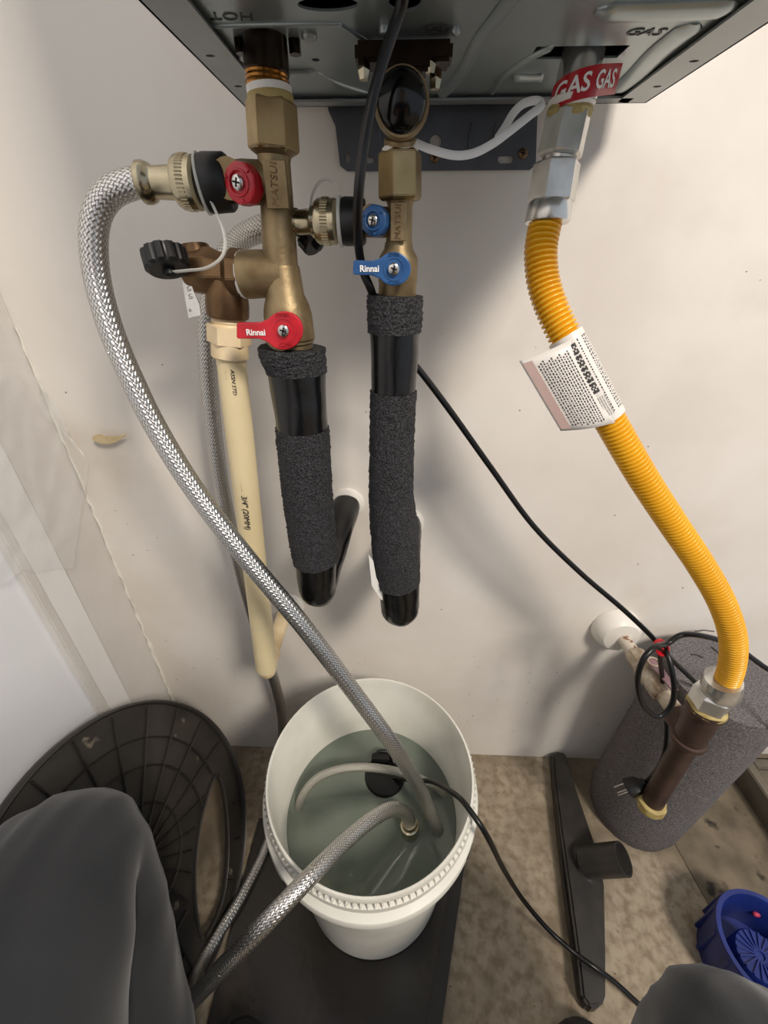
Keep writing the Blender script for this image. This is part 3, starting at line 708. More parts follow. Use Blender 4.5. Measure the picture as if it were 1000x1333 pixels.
for i in range(1, len(q)): L.append(L[-1]+(q[i]-q[i-1]).length)
pitch = .0040; dense = []; s = 0; i = 0
while s < L[-1]:
    while i < len(L)-2 and L[i+1] < s: i += 1
    dense.append(q[i].lerp(q[i+1], (s-L[i])/(L[i+1]-L[i]))); s += pitch/8
rb = .0120
G().tube(dense, [rb+.0014*math.cos(2*PI*k/8)-.0005*math.cos(4*PI*k/8) for k in range(len(dense))], n=36).build('corrugated_jacket', M_yel, GC, 80)
# tag sleeve + flag
q2 = cr(hp_[5:8], 10); k0 = [p for p in dense if P(746, 438, y=-.155).z >= p.z >= P(794, 545, y=-.168).z]
k0 = k0[::8]
slv = G().tube(k0, .0142, n=36, caps=False).build('tag_sleeve', M_paper, GC, 60, 'white warning tag wrapped round the yellow hose')
tl, bl = P(676, 470, y=-.166), P(730, 561, y=-.176)
n_ = len(k0); g = G(); vs = []; fs = []
def flagpt(u, v):      # u 0..1 hose->free edge, v 0..1 down
    a = k0[0].lerp(k0[-1], v); ax_ = (k0[-1]-k0[0]).normalized(); out = (tl.lerp(bl, v)-a)
    start = a+V((0, -.0143, 0))
    p = start.lerp(tl.lerp(bl, v), u); p += V((0, -1, 0))*.004*math.sin(u*PI); return p
W_, H_ = 14, 10
for j in range(H_+1):
    for i in range(W_+1): vs.append(flagpt(i/W_, j/H_))
for j in range(H_):
    for i in range(W_): fs.append((j*(W_+1)+i, j*(W_+1)+i+1, (j+1)*(W_+1)+i+1, (j+1)*(W_+1)+i))
g.add(vs, fs); fl = g.build('tag_flag', M_paper, GC, 60, 'curling free end of the white tag with fine print')
md = fl.modifiers.new('s', 'SOLIDIFY'); md.thickness = .0004; md.offset = 0
# fine print as flat ink bars following the flag
g = G(); gp = G()
def bar(g_, u0, u1, v0, v1, off=.0006):
    r_ = []
    k = 4
    for j in range(k+1):
        v_ = v0+(v1-v0)*j/k
        for u_ in (u0, u1): r_.append(flagpt(u_, v_)+V((0, -off, 0)))
    g_.add(r_, [(2*j, 2*j+1, 2*j+3, 2*j+2) for j in range(k)])
for i in range(12):
    u = .16+i*.052; v = .08+.02*(i % 3)
    while v < .93:
        l_ = random.uniform(.012, .035); bar(g, u, u+.020, v, min(v+l_, .95)); v += l_+.010
bar(gp, .80, .97, .04, .97)
g.build('fine_print', M_ink, fl, 0)['kind'] = 'stuff'; gp.build('pink_panel', M_inkp, fl, 0)
# print on the sleeve
g = G(); ax_ = (k0[-1]-k0[0]).normalized(); Ls = (k0[-1]-k0[0]).length
def slv_pt(a, v): 
    b = k0[min(int(v*(n_-1)), n_-2)].lerp(k0[min(int(v*(n_-1)), n_-2)+1], v*(n_-1)-min(int(v*(n_-1)), n_-2)); f_ = V((0, -1, 0)); f_ = (f_-ax_*f_.dot(ax_)).normalized(); s_ = ax_.cross(f_)
    if s_.x < 0: s_ = -s_
    return b+(f_*math.cos(a)+s_*math.sin(a))*.0146
def sbar(a0, a1, v0, v1):
    g.add([slv_pt(a0, v0), slv_pt(a1, v0), slv_pt(a1, v1), slv_pt(a0, v1)], [(0, 1, 2, 3)])
for i in range(8):                                     # grey tabular block
    v = .08
    while v < .66: sbar(-.62+i*.09, -.62+i*.09+.072, v, v+.028+.02*(i % 2)); v += .045+.02*(i % 2)
for a in (.25, .62, .78, .95):
    v = .06
    while v < .9:
        l_ = random.uniform(.01, .03); sbar(a, a+.05, v, v+l_); v += l_+.012
for i in range(7):
    for k in range(6): sbar(-.6+i*.13, -.6+i*.13+.02, .7+k*.04, .735+k*.04)
g.build('fine_print', M_ink, slv, 0)['kind'] = 'stuff'
# lower nut into the iron tee
g = stack((938, 898), (930, 925), -.196, -.195, [(884, 44), (890, 47), (900, 47), (902, 44)], n=30); g.build('end_collar', M_steel, GC)

# ================================================================== GAS STUB: plate, nipple, valve, tee, drip leg
tee = P(900, 955, y=-.19); wl0 = P(800, 815, y=0)
GV = thing('gas_stub', 'gas pipe stub with brown iron tee and drip leg before the foam cylinder', 'pipe', (wl0.x, -.002, wl0.z-.02))
w0 = V((wl0.x, 0, wl0.z)); tdir = (tee-w0); 
def al(t_): return w0+tdir*t_
G().tube([w0+V((0, -.0005, 0)), w0+V((0, -.008, 0)), w0+V((0, -.022, 0)), w0+V((0, -.028, 0)), w0+V((0, -.030, 0))], [.040, .040, .035, .029, .012], n=40).build('wall_plate', M_esc, GV, 35)
G().tube([al(.02), al(.34)], .0105, n=24).build('nipple', M_rust, GV)
g = G().tube([al(.30), al(.32), al(.42), al(.44)], [.014, .016, .016, .014], n=8); g.tube([al(.42), al(.46), al(.54), al(.58)], [.0145, .018, .018, .0145], n=24); g.tube([al(.56), al(.58), al(.68), al(.70)], [.014, .016, .016, .014], n=8)
g.build('valve_body', M_gvalve, GV, 30)
c = al(.50); G().tube([c+V((0, 0, .012)), c+V((0, 0, .022)), c+V((0, 0, .024))], [.009, .009, .007], n=20).build('stem_cap', M_gvalve, GV)
mz = c.z+.024
def rel(dx, dy): d = tdir.normalized(); s_ = V((d.y, -d.x, 0)).normalized(); p = c+d*dx+s_*dy; return (p.x, p.y)
plate('valve_handle', [[rel(*k) for k in ((-.010, -.006), (-.006, -.010), (.006, -.009), (.024, -.007), (.048, -.006), (.050, .004), (.022, .005), (.006, .009), (-.006, .009), (-.010, .004))]], frame(V((0, 0, mz)), (1, 0, 0), (0, 1, 0)), .003, M_purple, GV, bevel=.0006, label='worn purple-grey lever of the gas shut-off')
ring = [V((*rel(.008*math.cos(a), .008*math.sin(a)), mz+.002)) for a in [2*PI*i/20 for i in range(20)]]
G().tube(ring, .0016, n=8, closed=True).build('handle_ring', M_gvalve, GV)
G().tube([al(.68), al(.88)], .0115, n=24).build('nipple', M_gvalve, GV)
up = P(921, 918, y=-.195); dn = P(848, 1046, y=-.197)
ta = P(912, 932, y=-.195); tb = P(884, 990, y=-.196)
axd = (dn-up).normalized()
g = G(); g.tube([al(.84), al(.85), al(1.0)], [.0165, .019, .019], n=26)
g.tube([up, up+axd*.008, up+axd*.009, up+axd*.036, up+axd*.066, up+axd*.067, up+axd*.074, up+axd*.0745], [.0225, .0225, .0195, .0195, .0185, .0215, .0215, .016], n=30)
g.build('tee', M_iron, GV, 35)
L_ = (dn-up).length
G().tube([up+axd*.06, up+axd*L_], .0148, n=26).build('drip_nipple', M_iron, GV)
G().tube([up+axd*(L_-.010), up+axd*(L_-.008), up+axd*(L_+.002), up+axd*(L_+.004), up+axd*(L_+.012), up+axd*(L_+.014)], [.015, .0195, .0205, .017, .0165, .010], n=28, wob=(.002, 120)).build('drip_cap', M_dope, GV)
G().tube([up-axd*.004, up-axd*.001, up+axd*.003], [.018, .0215, .0222], n=28, wob=(.0015, 120)).build('sealant', M_dope, GV)
g = G().tube([up-axd*.028, up-axd*.025, up-axd*.005, up-axd*.002], [.0190, .0222, .0222, .0195], n=6); g.build('hex_nut', M_steel, GC, 25, bevel=.0004)

# ================================================================== GREY FOAM CYLINDER
fb = P(818, 1042, z=0); ft = P(945, 880, z=.42); fr_ = .082; fb.y = min(fb.y, -fr_-.012); ft.y = min(ft.y, -fr_-.012)
g = G(); kk = 46
pts = [fb.lerp(ft, i/kk) for i in range(kk+1)]; rs = [fr_*(.94+.06*min(1, i/3))*(1+.0*i) for i in range(kk+1)]; rs[-1] = fr_*.985
g.tube(pts, rs, n=96, wob=(.0008, 90), caps=True)
FR = g.build('foam_cylinder', M_roll, None, 50); tag(FR, 'thick grey speckled foam cylinder standing on the floor behind the gas pipe', 'foam')
for i, (a, b, c_, d) in enumerate(((905, 822, 930, 822), (908, 828, 930, 830), (926, 842, 938, 852), (900, 852, 916, 856))):
    A_, B_ = P(a, b, z=.4225), P(c_, d, z=.4225); G().tube([A_, A_.lerp(B_, .5)+V((0, .003, 0)), B_], .0009, n=6).build('pen_mark', M_ink, FR)

# ================================================================== CABLES
HC = thing('heater_cable', 'black power cord from the heater, coiled with a red tie near the gas pipe', 'cable', P(815, 1032, y=-.2))
r = .0033
kp = px([(528, -25, -.212), (522, 10, -.205), (505, 60, -.203), (486, 125, -.203), (474, 190, -.201), (467, 250, -.199), (466, 300, -.184), (468, 330, -.170), (474, 356, -.167), (484, 380, -.163), (500, 430, -.135), (528, 462, -.116), (550, 487, -.112), (590, 540, -.11), (640, 610, -.108), (695, 685, -.112), (755, 745, -.12), (810, 792, -.13), (848, 828, -.14), (866, 850, -.142), (905, 888, -.130), (940, 925, -.128), (975, 942, -.15), (1015, 948, -.19), (1060, 925, -.2), (1040, 895, -.18), (995, 868, -.165), (960, 843, -.16), (925, 830, -.165), (890, 826, -.17), (868, 838, -.175), (853, 842, -.19), (838, 858, -.20), (830, 885, -.205), (836, 915, -.208), (855, 932, -.208), (872, 922, -.205), (878, 900, -.2), (874, 870, -.19), (866, 845, -.172), (858, 838, -.15), (862, 880, -.12)])
kp += [P(868, 950, y=-.16), P(862, 990, y=-.172), P(845, 1014, y=-.176), P(832, 1022, y=-.178)]
G().tube(cr(kp, 7), r, n=12).build('cord', M_cable, HC)
a, b = P(840, 1018, y=-.178), P(808, 1030, y=-.182); d = (b-a).normalized(); sd = d.cross(V((0, 0, 1))).normalized(); ud = sd.cross(d)
g = G(); vs = []
for s_, hw, hh in ((0, .005, .005), (.006, .006, .006), (.012, .011, .008), (.026, .013, .009), (.030, .011, .008)):
    for u_, v_ in ((-1, -.6), (-.6, -1), (.6, -1), (1, -.6), (1, .6), (.6, 1), (-.6, 1), (-1, .6)): vs.append(a+d*s_+sd*u_*hw+ud*v_*hh)
g.add(vs, [(j*8+i, j*8+(i+1) % 8, (j+1)*8+(i+1) % 8, (j+1)*8+i) for j in range(4) for i in range(8)]+[list(range(8)), list(range(32, 40))])
pg = g.build('plug', M_rubber, HC, 40, 'black three-pin mains plug')
for u_, v_ in ((-.006, .003), (.006, .003), (0, -.004)):
    q0 = a+d*.029+sd*u_+ud*v_; G().box(q0+d*.008, (.0016, .018, .005), Matrix((sd, d, ud)).transposed()).build('prong', M_screw, pg, 0)
c = P(861, 843, y=-.172); g = G()
for k in range(4):
    ring = [c+V((.0075*math.cos(t_), (k-1.5)*.0018, .0065*math.sin(t_)))+V((0, .004*math.sin(t_), 0)) for t_ in [2*PI*i/14 for i in range(14)]]
    g.tube(ring, .0013, n=6, closed=True)
g.tube([c, c+V((.008, -.004, -.004))], .0013, n=6); g.build('red_tie', M_red, HC, 60, 'red twist tie holding the coil')
# pump and its cord
PU = thing('submersible_pump', 'black round pump sitting in the cloudy water in the bucket', 'pump', P(503, 1012, z=.11))
pc = P(501, 1010, z=WZ); pc.z = .12
g = G(); g.tube([pc, pc+V((0, 0, .004)), pc+V((0, 0, .085)), pc+V((0, 0, .096)), pc+V((0, 0, .1065))], [.034, .038, .038, .037, .031], n=40); g.build('housing', M_rubber, PU)
for i in range(12):
    a = 2*PI*i/12; q = pc+V((.038*math.cos(a), .038*math.sin(a), 0)); G().tube([q+V((0, 0, .01)), q+V((0, 0, .09))], .002, n=6).build('grille_rib', M_rubber, PU)
G().box(pc+V((-.008, .022, .108)), (.030, .014, .022)).build('lug', M_rubber, PU, bevel=.002)
g = G().tube(cr([pc+V((-.020, .02, .105)), pc+V((-.012, .030, .118)), pc+V((.006, .030, .117)), pc+V((.015, .018, .108))], 6), .0035, n=10); g.build('handle', M_rubber, PU)
kp = [pc+V((.008, 0, .10)), P(540, 1016, z=.255), P(565, 1018, z=.30), P(595, 1036, z=.345), P(612, 1055, z=.358), P(635, 1090, z=.335), P(655, 1130, z=.22), P(680, 1170, z=.11), P(712, 1208, z=.055), P(745, 1238, z=.044), P(775, 1260, z=.043), P(800, 1278, z=.03), P(835, 1310, z=.01), P(880, 1350, z=.008), P(960, 1420, z=.008)]
G().tube(cr(kp, 8), .0036, n=12).build('cord', M_cable, PU)
PH = hose(None, [P(390, 1075, z=.185), P(388, 1056, z=.215), P(396, 1032, z=.24), P(415, 1012, z=.255), P(445, 1001, z=.262), P(480, 999, z=.262), P(515, 1004, z=.26), P(548, 1014, z=.25), P(575, 1032, z=.225), P(592, 1055, z=.18)], .0062, M_braidw, 'discharge_hose')
tag(PH, 'short pale braided hose arching just above the water inside the bucket', 'hose')
# nylon strap
kp = px([(541, 186, -.160), (560, 194, -.162), (590, 202, -.164), (615, 200, -.164), (640, 188, -.162), (662, 172, -.160), (690, 150, -.150), (703, 140, -.146), (704, 133, -.143), (695, 131, -.142), (680, 136, -.142), (668, 148, -.144), (658, 165, -.15), (648, 180, -.157)])
NS = G().tube(cr(kp, 8), (.0008, .0026), n=8, flat=(0, -1, .2)).build('nylon_strap', M_tie, None, 60); tag(NS, 'white nylon strap looped from the cold inlet to the gas pipe', 'strap')

# ================================================================== BUCKET
bc = V((-.03, -.215, 0)); BZ = .35
BK = thing('bucket', 'white plastic bucket of cloudy water standing on the dark board by the wall', 'bucket', (bc.x, bc.y, .008))
def lathe(prof, c=bc, n=96):
    g = G(); vs = []; m = len(prof)
    for r_, z_ in prof:
        for i in range(n): a = 2*PI*i/n; vs.append(V((c.x+r_*math.cos(a), c.y+r_*math.sin(a), z_)))
    g.add(vs, [(j*n+i, j*n+(i+1) % n, (j+1)*n+(i+1) % n, (j+1)*n+i) for j in range(m-1) for i in range(n)]); return g
g = lathe([(0.0005, .012), (.112, .012), (.117, .016), (.139, BZ-.004), (.1405, BZ), (.143, BZ), (.1445, BZ-.003), (.1445, BZ-.008), (.1425, BZ-.010), (.1425, BZ-.016),
           (.1470, BZ-.0175), (.1475, BZ-.026), (.1420, BZ-.029), (.1415, BZ-.038), (.1525, BZ-.042), (.1535, BZ-.044), (.1535, BZ-.056), (.1515, BZ-.057), (.1515, BZ-.046), (.1405, BZ-.046), (.1395, BZ-.060), (.1480, BZ-.062), (.1480, BZ-.068), (.1385, BZ-.070),
           (.119, .014), (.115, .0085), (.0005, .0085)])
g.build('pail', M_pail, BK, 30)
g = G()
for i in range(112):                                  # tooth ring under the rim
    a = 2*PI*i/112; d = V((math.cos(a), math.sin(a), 0)); s_ = V((-d.y, d.x, 0)); c = V((bc.x, bc.y, 0))+d*.1425; h = .0027
    a1 = c+V((0, 0, BZ-.0085))-s_*h; a2 = c+V((0, 0, BZ-.0085))+s_*h*.3; b1 = c+V((0, 0, BZ-.0175))-s_*h; b2 = c+V((0, 0, BZ-.0175))+s_*h*.3
    g.add([a1, a2, b2, b1, a1+d*.0048, b1+d*.0048], [(0, 1, 2, 3), (0, 3, 5, 4), (1, 4, 5, 2), (0, 4, 1), (3, 2, 5)])
o = g.build('rim_teeth', M_pail, BK, 0); o['kind'] = 'stuff'
for a in (math.radians(232), math.radians(330)):      # lug slots
    d = V((math.cos(a), math.sin(a), 0)); s_ = V((-d.y, d.x, 0)); c = V((bc.x, bc.y, BZ-.050))+d*.1533
    R_ = Matrix((s_, d, V((0, 0, 1)))).transposed()
    G().box(c, (.020, .0012, .006), R_).build('slot', M_black, BK, bevel=.0005)
d = V((math.cos(math.radians(281)), math.sin(math.radians(281)), 0)); s_ = V((-d.y, d.x, 0))
c = V((bc.x, bc.y, .262))+d*.1360; G().box(c, (.046, .0012, .010), Matrix((s_, d, V((0, 0, 1)))).transposed()).build('printed_mark', M_ink, BK, 0)
g = G(); n = 96; vs = [V((bc.x, bc.y, WZ))]
ri = .117+(.139-.117)*(WZ-.016)/(BZ-.02)-.0006
WAT = lathe([(.0005, .05), (.1175, .05), (ri, WZ), (.0005, WZ)], n=96).build('water', M_water, None, 30, base=(bc.x, bc.y, .05)); tag(WAT, 'cloudy grey-green water half filling the white bucket', 'water')

# ================================================================== BOARD UNDER THE BUCKET
me1, me2 = P(600, 1158, z=.0), P(575, 1333, z=.0)
ex = me1.x; sl = (me2.x-me1.x)/(me2.y-me1.y)
def edge(y, off=0): return ex+sl*(y-me1.y)+off
BD = thing('floor_board', 'dark wet board with a black edge strip lying under the bucket', 'board', (-.1, -.45, 0))
g = G(); z1 = .008
pl = [V((-.262, -.145, 0)), V((edge(-.145, -.022), -.145, 0)), V((edge(-.8, -.022), -.8, 0)), V((-.42, -.8, 0)), V((-.42, -.56, 0)), V((-.262, -.48, 0))]
g.prism(pl, [p+V((0, 0, z1)) for p in pl]); g.build('board', M_mat, BD, 0)
pl = [V((edge(-.145, -.022), -.145, 0)), V((edge(-.145), -.145, 0)), V((edge(-.8), -.8, 0)), V((edge(-.8, -.022), -.8, 0))]
g = G().prism(pl, [p+V((0, 0, z1+.002)) for p in pl]); g.build('edge_strip', M_matedge, BD, 0, bevel=.001)

# ================================================================== ROUND LID
LC = V((-.37093, -.28874, .20133)); LN = V((.9012, -.0843, .42512)).normalized(); LR = .218
LX = LN.cross(V((0, 0, 1))).normalized(); LY = LN.cross(LX)
if LY.z < 0: LY = -LY; LX = -LX
LM = Matrix.Translation(LC) @ Matrix((LX, LY, LX.cross(LY))).transposed().to_4x4()
LZ = LX.cross(LY)
sgn = 1 if LZ.dot(LN) > 0 else -1
def on(a, b): 
    q = PN(a, b, LC, LN)-LC; return (q.dot(LX), q.dot(LY))
LD = thing('round_lid', 'big dark plastic round lid with ribs, leaning on the left wall behind the knee', 'lid', (LC.x+.09, LC.y, .003))
hole = [on(*k) for k in ((283, 1012), (290, 1035), (294, 1080), (293, 1130), (286, 1175), (274, 1205), (262, 1222), (255, 1200), (251, 1165), (252, 1120), (258, 1075), (268, 1035), (277, 1012))]
hole = [(p.x, p.y) for p in cr([V((a, b, 0)) for a, b in hole], 4, closed=True)]
plate('disc', [ell(0, 0, LR-.002, n=96), hole], LM, .003, M_lid, LD)
G().tube([LM @ V((LR*math.cos(2*PI*i/96), LR*math.sin(2*PI*i/96), sgn*.004)) for i in range(96)], (.009, .0035), n=10, closed=True, flat=LN).build('rolled_rim', M_lidedge, LD)
hc = on(262, 1120)
def inside_hole(x, y, grow=.012):
    c = False; n = len(hole); cx = sum(h[0] for h in hole)/n; cy = sum(h[1] for h in hole)/n
    hh = [((h[0]-cx)*1.35+cx, (h[1]-cy)*1.12+cy) for h in hole]
    for i in range(n):
        (x1, y1), (x2, y2) = hh[i], hh[i-1]
        if (y1 > y) != (y2 > y) and x < (x2-x1)*(y-y1)/(y2-y1)+x1: c = not c
    return c
def ribseg(pts, h, name='rib'):
    run = []
    for p in pts+[None]:
        if p is not None and not inside_hole(*p): run.append(p)
        else:
            if len(run) > 2:
                G().tube([LM @ V((x, y, sgn*(.0015+h/2))) for x, y in run], (h/2, .0011), n=6, flat=LN).build(name, M_lidedge, LD)
            run = []
for rr in (.075, .125, .165): ribseg([(rr*math.cos(2*PI*i/90), rr*math.sin(2*PI*i/90)) for i in range(91)], .006, 'ring_rib')
for i in range(22):
    a = 2*PI*i/22+.1; ribseg([(s_*math.cos(a), s_*math.sin(a)) for s_ in [.03+(.21-.03)*k/24 for k in range(25)]], .006)
G().tube([LM @ V((x, y, sgn*.003)) for x, y in hole], (.005, .002), n=8, closed=True, flat=LN).build('hole_lip', M_lidedge, LD)

# ================================================================== VACUUM FLOOR NOZZLE
NZ = thing('floor_nozzle', 'long black vacuum floor nozzle with a round port, lying beside the foam cylinder', 'nozzle', P(755, 1150, z=0))
def nzp(lst, z): return [P(a, b, z=z) for a, b in lst]
out = [(724, 978), (736, 979), (750, 1025), (768, 1078), (782, 1120), (787, 1152), (789, 1240), (789, 1296), (784, 1310), (768, 1312), (758, 1298), (752, 1240), (742, 1165), (730, 1080), (721, 1010), (720, 985)]
top = nzp(out, .034); bot = [V((p.x, p.y, .0)) for p in top]
cen = sum(top, V())/len(top)
g = G().prism([V((p.x, min(p.y, -.003), .001)) for p in bot], [V((p.x, min(p.y, -.003), .034)) for p in top]); g.build('shell', M_noz, NZ, 30, bevel=.004)
lip = nzp([(716, 982), (724, 1060), (734, 1150), (745, 1230), (754, 1296), (760, 1308)], .012)
for p in lip: p.y = min(p.y, -.008)
G().tube(lip, (.008, .0035), n=8, flat=(0, 0, 1)).build('edge_lip', M_noz, NZ)
a, b = P(762, 1122, z=.036), P(812, 1118, z=.088); d = (b-a).normalized(); rr = .0245
g = G().tube([a-d*.012, a, b, b, a+d*.01, a], [.010, rr, rr, rr-.0025, rr-.003, .001], n=36, caps=False); g.build('port', M_noz, NZ, 40)
G().tube([b-d*.006, b-d*.005], rr-.0026, n=36).build('port_shade_disc', M_black, NZ)  # black disc painted as the shade inside the open port
G().tube([a+V((0, .035, -.012)), a+V((-.006, .012, -.006)), a+V((-.006, -.012, -.006)), a+V((.006, -.036, -.012))], (.008, .012), n=10, flat=(0, 0, 1)).build('port_collar', M_noz, NZ)

# ================================================================== BLUE TUB
jc = P(1003, 1236, z=.085); jc.z = 0
JR = .066
BJ = thing('blue_tub', 'deep blue ribbed plastic tub at the right edge, partly behind the knee', 'tub', jc)
lathe([(.0005, .004), (JR-.008, .004), (JR-.006, .086), (JR-.004, .09), (JR+.002, .09), (JR+.003, .086), (JR-.002, .0), (.0005, .0)], jc, 64).build('shell', M_jar, BJ, 35)
for i in range(14):
    a = 2*PI*i/14+.2; d = V((math.cos(a), math.sin(a), 0)); c = jc+d*(JR+.001)+V((0, 0, .045)); G().box(c, (.006, .006, .075), Matrix((d, V((-d.y, d.x, 0)), V((0, 0, 1)))).transposed()).build('side_rib', M_jar, BJ, bevel=.001)
lathe([(.0005, .052), (.030, .052), (.032, .048), (.032, .004), (.0005, .004)], jc, 48).build('inner_hub', M_jar, BJ, 35)
for i in range(18):
    a = 2*PI*i/18; d = V((math.cos(a), math.sin(a), 0)); G().box(jc+d*.018+V((0, 0, .0535)), (.024, .0022, .003), Matrix((d, V((-d.y, d.x, 0)), V((0, 0, 1)))).transposed()).build('hub_rib', M_jar, BJ, 0)
c = P(985, 1190, z=.05); G().ball(c, (.006, .004, .004)).build('pink_button', M_pink, BJ)
# wooden tray corner at right
tx, ty = .735, -.02
TR = thing('wooden_tray', 'shallow weathered grey tray on the floor against the wall at right edge', 'tray', (tx+.15, -.2, 0))
for c, sz, nm in (((tx+.01, -.20, .03), (.02, .36, .06), 'side_board'), ((tx+.21, -.031, .03), (.38, .02, .06), 'side_board'), ((tx+.21, -.21, .008), (.38, .338, .012), 'base_board'), ((tx+.035, -.21, .035), (.028, .338, .04), 'inner_ledge')):
    G().box(c, sz).build(nm, M_wood, TR, bevel=.002)

# ================================================================== PLASTIC FILM, HUSK
g = G(); vs = []; fs = []; NX, NZ_ = 40, 30
for j in range(NZ_+1):
    for i in range(NX+1):
        u, v = i/NX, j/NZ_
        a = -60+u*(118-(0 if v < .3 else (v-.3)*20))*1.5; a = min(a, 120-70*max(0, .35-v)/.35)
        b = 470+v*(330-120*u)+u*62-20*math.sin(u*3)+14*noise.noise(V((u*6, v*3, 9)))
        p = P(a, b, y=-.012) if a > 60 else P(a, b, y=-.012-(60-a)*.0008)
        if p.x < XL+.014: p = P(a, b, x=XL+.018+.004*noise.noise(V((u*9, v*9, 3))))
        p.y -= .004*abs(noise.noise(V((u*7, v*6, 0))))+.010*math.exp(-((v-.28)/.10)**2)*(1-u)*(1+.5*noise.noise(V((u*20, v*20, 5))))
        p.y += .004*noise.noise(V((u*25, v*14, 2)))
        p.y = min(p.y, -.003)
        vs.append(p)
for j in range(NZ_):
    for i in range(NX): fs.append((j*(NX+1)+i, j*(NX+1)+i+1, (j+1)*(NX+1)+i+1, (j+1)*(NX+1)+i))
g.add(vs, fs); FI = g.build('plastic_film', M_sheet, None, 80); tag(FI, 'crumpled clear plastic film stuck across the wall corner at left', 'film')
q = cr([P(*k, y=-.012) for k in ((120, 570), (128, 565), (140, 568), (155, 567), (166, 565), (160, 570), (150, 576), (138, 578), (127, 576))], 4, closed=True)
HK = plate('dry_husk', [[(p.x, p.z) for p in q]], wallM(-.012), .0014, M_seed, bevel=.0004); tag(HK, 'small beige dry husk stuck to the film left of the braided hose', 'husk')

# ================================================================== PERSON (knees of someone crouching)
PE = thing('person', 'person crouching in dark grey trousers and black shoes, only knees and a toe in view', 'person', (-.02, -.62, 0))
kL = P(74, 1068, z=.455); kR = P(1000, 1362, z=.42)
hipL, hipR, pel = V((-.17, -.90, .36)), V((.12, -.92, .36)), V((-.02, -.97, .42))
anL, anR = V((-.215, -.57, .10)), V((.27, -.52, .10))
def chain(segs, rads, n=14):
    me = bpy.data.meshes.new('b'); verts = [v for v in segs[0]]; return me
verts = [pel, hipL, hipL.lerp(kL, .35), hipL.lerp(kL, .72), kL, kL.lerp(anL, .28), kL.lerp(anL, .62), anL,
         hipR, hipR.lerp(kR, .35), hipR.lerp(kR, .72), kR, kR.lerp(anR, .28), kR.lerp(anR, .62), anR, pel+V((0, -.04, .14))]
radi = [.13, .110, .104, .102, .096, .084, .070, .056, .105, .098, .090, .084, .076, .066, .054, .14]
edges = [(0, 1), (1, 2), (2, 3), (3, 4), (4, 5), (5, 6), (6, 7), (0, 8), (8, 9), (9, 10), (10, 11), (11, 12), (12, 13), (13, 14), (0, 15)]
me = bpy.data.meshes.new('skel'); me.from_pydata(verts, edges, []); o = bpy.data.objects.new('tmp', me); COL.objects.link(o)
sk = o.modifiers.new('k', 'SKIN'); sb = o.modifiers.new('s', 'SUBSURF'); sb.levels = 4; sb.render_levels = 4
for i, v in enumerate(me.skin_vertices[0].data): v.radius = (radi[i], radi[i]); v.use_root = (i == 0)
dg = bpy.context.evaluated_depsgraph_get(); dg.update(); me2_ = bpy.data.meshes.new_from_object(o.evaluated_get(dg)); bpy.data.objects.remove(o)
me2_.update()
nor = [v.normal.copy() for v in me2_.vertices]
def seg_t(p, a, b): d = b-a; return max(0, min(1, (p-a).dot(d)/d.dot(d)))
for v, nn in zip(me2_.vertices, nor):
    p = v.co
    for K, A_, Hh in ((kL, anL, hipL), (kR, anR, hipR)):
        if (p-K).length < .45 and (p.x < 0) == (K.x < 0):
            ax_ = (A_-K).normalized(); axt = (Hh-K).normalized()
            dn_ = noise.noise(V((p.x*24, p.y*7, p.z*6)))*.5+.5*noise.noise(V((p.x*50, p.y*12, p.z*10)))
            q_ = 50*(p.x*1.0+p.z*.35+p.y*.25)+3.5*noise.noise(p*7); fd = .005*dn_+.0065*(1-abs(math.sin(q_*.5)))**2.2*min(1, max(0, ((p-K).length-.06)/.1))-.002*abs(math.sin(q_*1.7+2))
            v.co = p+nn*fd; break
fin(me2_, 'trousers', M_trous, PE, 80, 'dark grey cloth trousers')
# upper body behind the camera: jacket, head and hands holding the camera up
def skinned(name, verts, edges, radi, m, lab, lv=3):
    me = bpy.data.meshes.new('skel'); me.from_pydata(verts, edges, []); o = bpy.data.objects.new('tmp', me); COL.objects.link(o)
    o.modifiers.new('k', 'SKIN'); sb = o.modifiers.new('s', 'SUBSURF'); sb.levels = lv; sb.render_levels = lv
    for i, v in enumerate(me.skin_vertices[0].data): v.radius = (radi[i], radi[i]) if not isinstance(radi[i], tuple) else radi[i]; v.use_root = (i == 0)
    dg = bpy.context.evaluated_depsgraph_get(); dg.update(); mm = bpy.data.meshes.new_from_object(o.evaluated_get(dg)); bpy.data.objects.remove(o)
    return fin(mm, name, m, PE, 80, lab)
jv = [pel+V((0, -.03, .06)), V((-.01, -1.03, .62)), V((0, -1.03, .80)), V((0, -1.0, .93)), V((-.17, -.99, .91)), V((-.27, -.90, .72)), V((-.13, -.72, .80)), V((.17, -.99, .91)), V((.27, -.90, .72)), V((.13, -.72, .80))]
skinned('jacket', jv, [(0, 1), (1, 2), (2, 3), (3, 4), (4, 5), (5, 6), (3, 7), (7, 8), (8, 9)], [.14, .135, .14, .10, .07, .055, .042, .07, .055, .042], M_trous, 'dark jacket')
hv = [V((0, -.99, .98)), V((0, -.97, 1.06)), V((0, -.955, 1.13)), V((0, -.965, 1.21))]
hd = skinned('head', hv, [(0, 1), (1, 2), (2, 3)], [.055, .058, .085, .085], M_skin, 'bare head')
G().ball(V((0, -.868, 1.125)), (.013, .018, .022)).build('nose', M_skin, hd)
for sx in (-1, 1):
    G().ball(V((sx*.088, -.965, 1.135)), (.010, .018, .030)).build('ear', M_skin, hd)
    G().ball(V((sx*.032, -.885, 1.155)), (.012, .010, .008)).build('eye', M_white, hd)
G().ball(V((0, -.985, 1.19)), (.092, .098, .088), n=24, m=16).build('hair', M_shoe, hd)
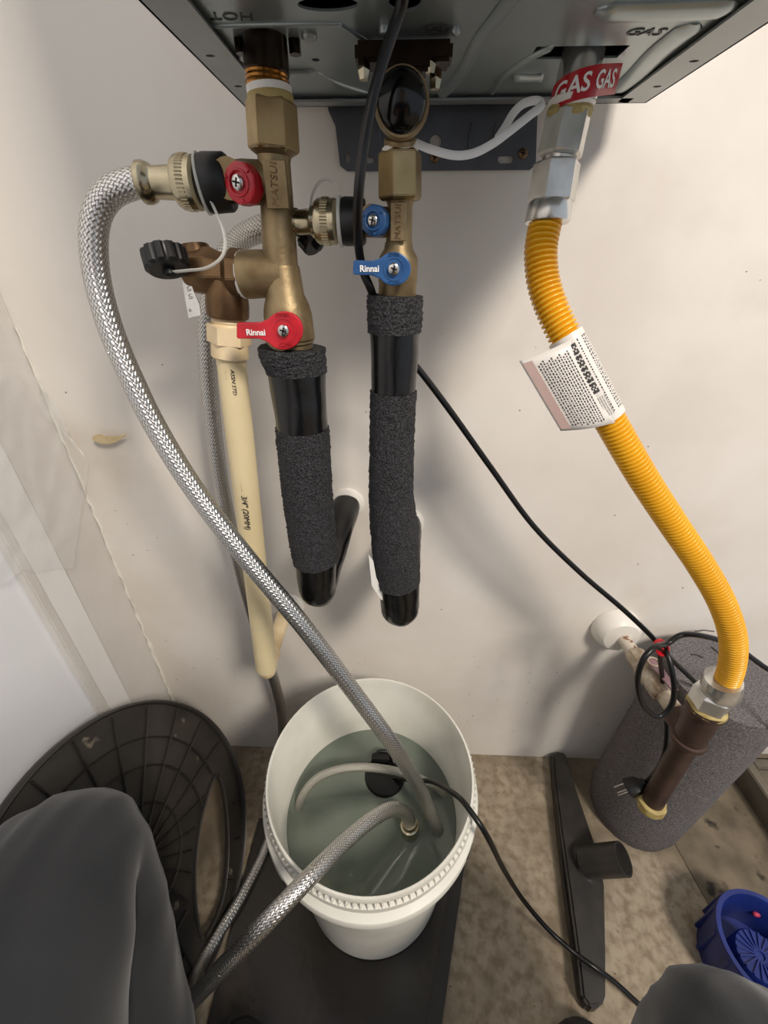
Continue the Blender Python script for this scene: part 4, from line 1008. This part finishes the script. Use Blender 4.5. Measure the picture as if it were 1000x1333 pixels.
for sx in (-1, 1):
    wv = [V((sx*.13, -.72, .80)), V((sx*.105, -.66, .855)), V((sx*.09, -.635, .885))]
    hvs = wv[:]; ed = [(0, 1), (1, 2)]; rr_ = [.028, .030, .026]
    for k in range(4):
        b0 = len(hvs); z = .875+.019*k; hvs += [V((sx*.088, -.612, z)), V((sx*.070, -.592, z+.004)), V((sx*.050, -.590, z+.004))]; ed += [(2, b0), (b0, b0+1), (b0+1, b0+2)]; rr_ += [.009, .0085, .0075]
    b0 = len(hvs); hvs += [V((sx*.075, -.655, .90)), V((sx*.058, -.650, .925)), V((sx*.045, -.640, .94))]; ed += [(1, b0), (b0, b0+1), (b0+1, b0+2)]; rr_ += [.011, .010, .009]
    skinned('hand', hvs, ed, rr_, M_skin, 'bare hand', 2)
def shoe(toe, heel, name='shoe'):
    d = (toe-heel); L = d.length; f = d.normalized(); s_ = V((f.y, -f.x, 0)); g = G()
    prof = [(-.02, .026, .03), (.05, .034, .075), (.2, .037, .09), (.4, .037, .082), (.6, .043, .062), (.78, .048, .048), (.92, .040, .038), (.99, .022, .024), (1.01, .008, .012)]
    pts = []; rs = []
    vs = []; n = 24
    for t_, w_, h_ in prof:
        c = heel+f*L*t_
        for i in range(n):
            a = 2*PI*i/n; y = math.sin(a); z = .012+(h_)*max(0, y)**.8 if y > 0 else .012
            vs.append(c+s_*math.cos(a)*w_+V((0, 0, z)))
    m = len(prof); g.add(vs, [(j*n+i, j*n+(i+1) % n, (j+1)*n+(i+1) % n, (j+1)*n+i) for j in range(m-1) for i in range(n)]+[list(range(n)), list(range((m-1)*n, m*n))])
    so = g.build(name, M_shoe, PE, 60)
    ol = [(heel+f*L*t_)+s_*(w_+.004)*k for k in (1,) for t_, w_, h_ in prof]+[(heel+f*L*t_)-s_*(w_+.004) for t_, w_, h_ in prof[::-1]]
    G().prism([V((p.x, p.y, .001)) for p in ol], [V((p.x, p.y, .016)) for p in ol]).build('sole', M_rubber, so, 0, bevel=.003)
tR = P(752, 1308, z=.045); shoe(V((tR.x, tR.y-.01, 0)), V((.285, -.66, 0)))
tL = P(318, 1322, z=.05); shoe(V((tL.x, tL.y, .0085)), V((-.205, -.70, .0085)))
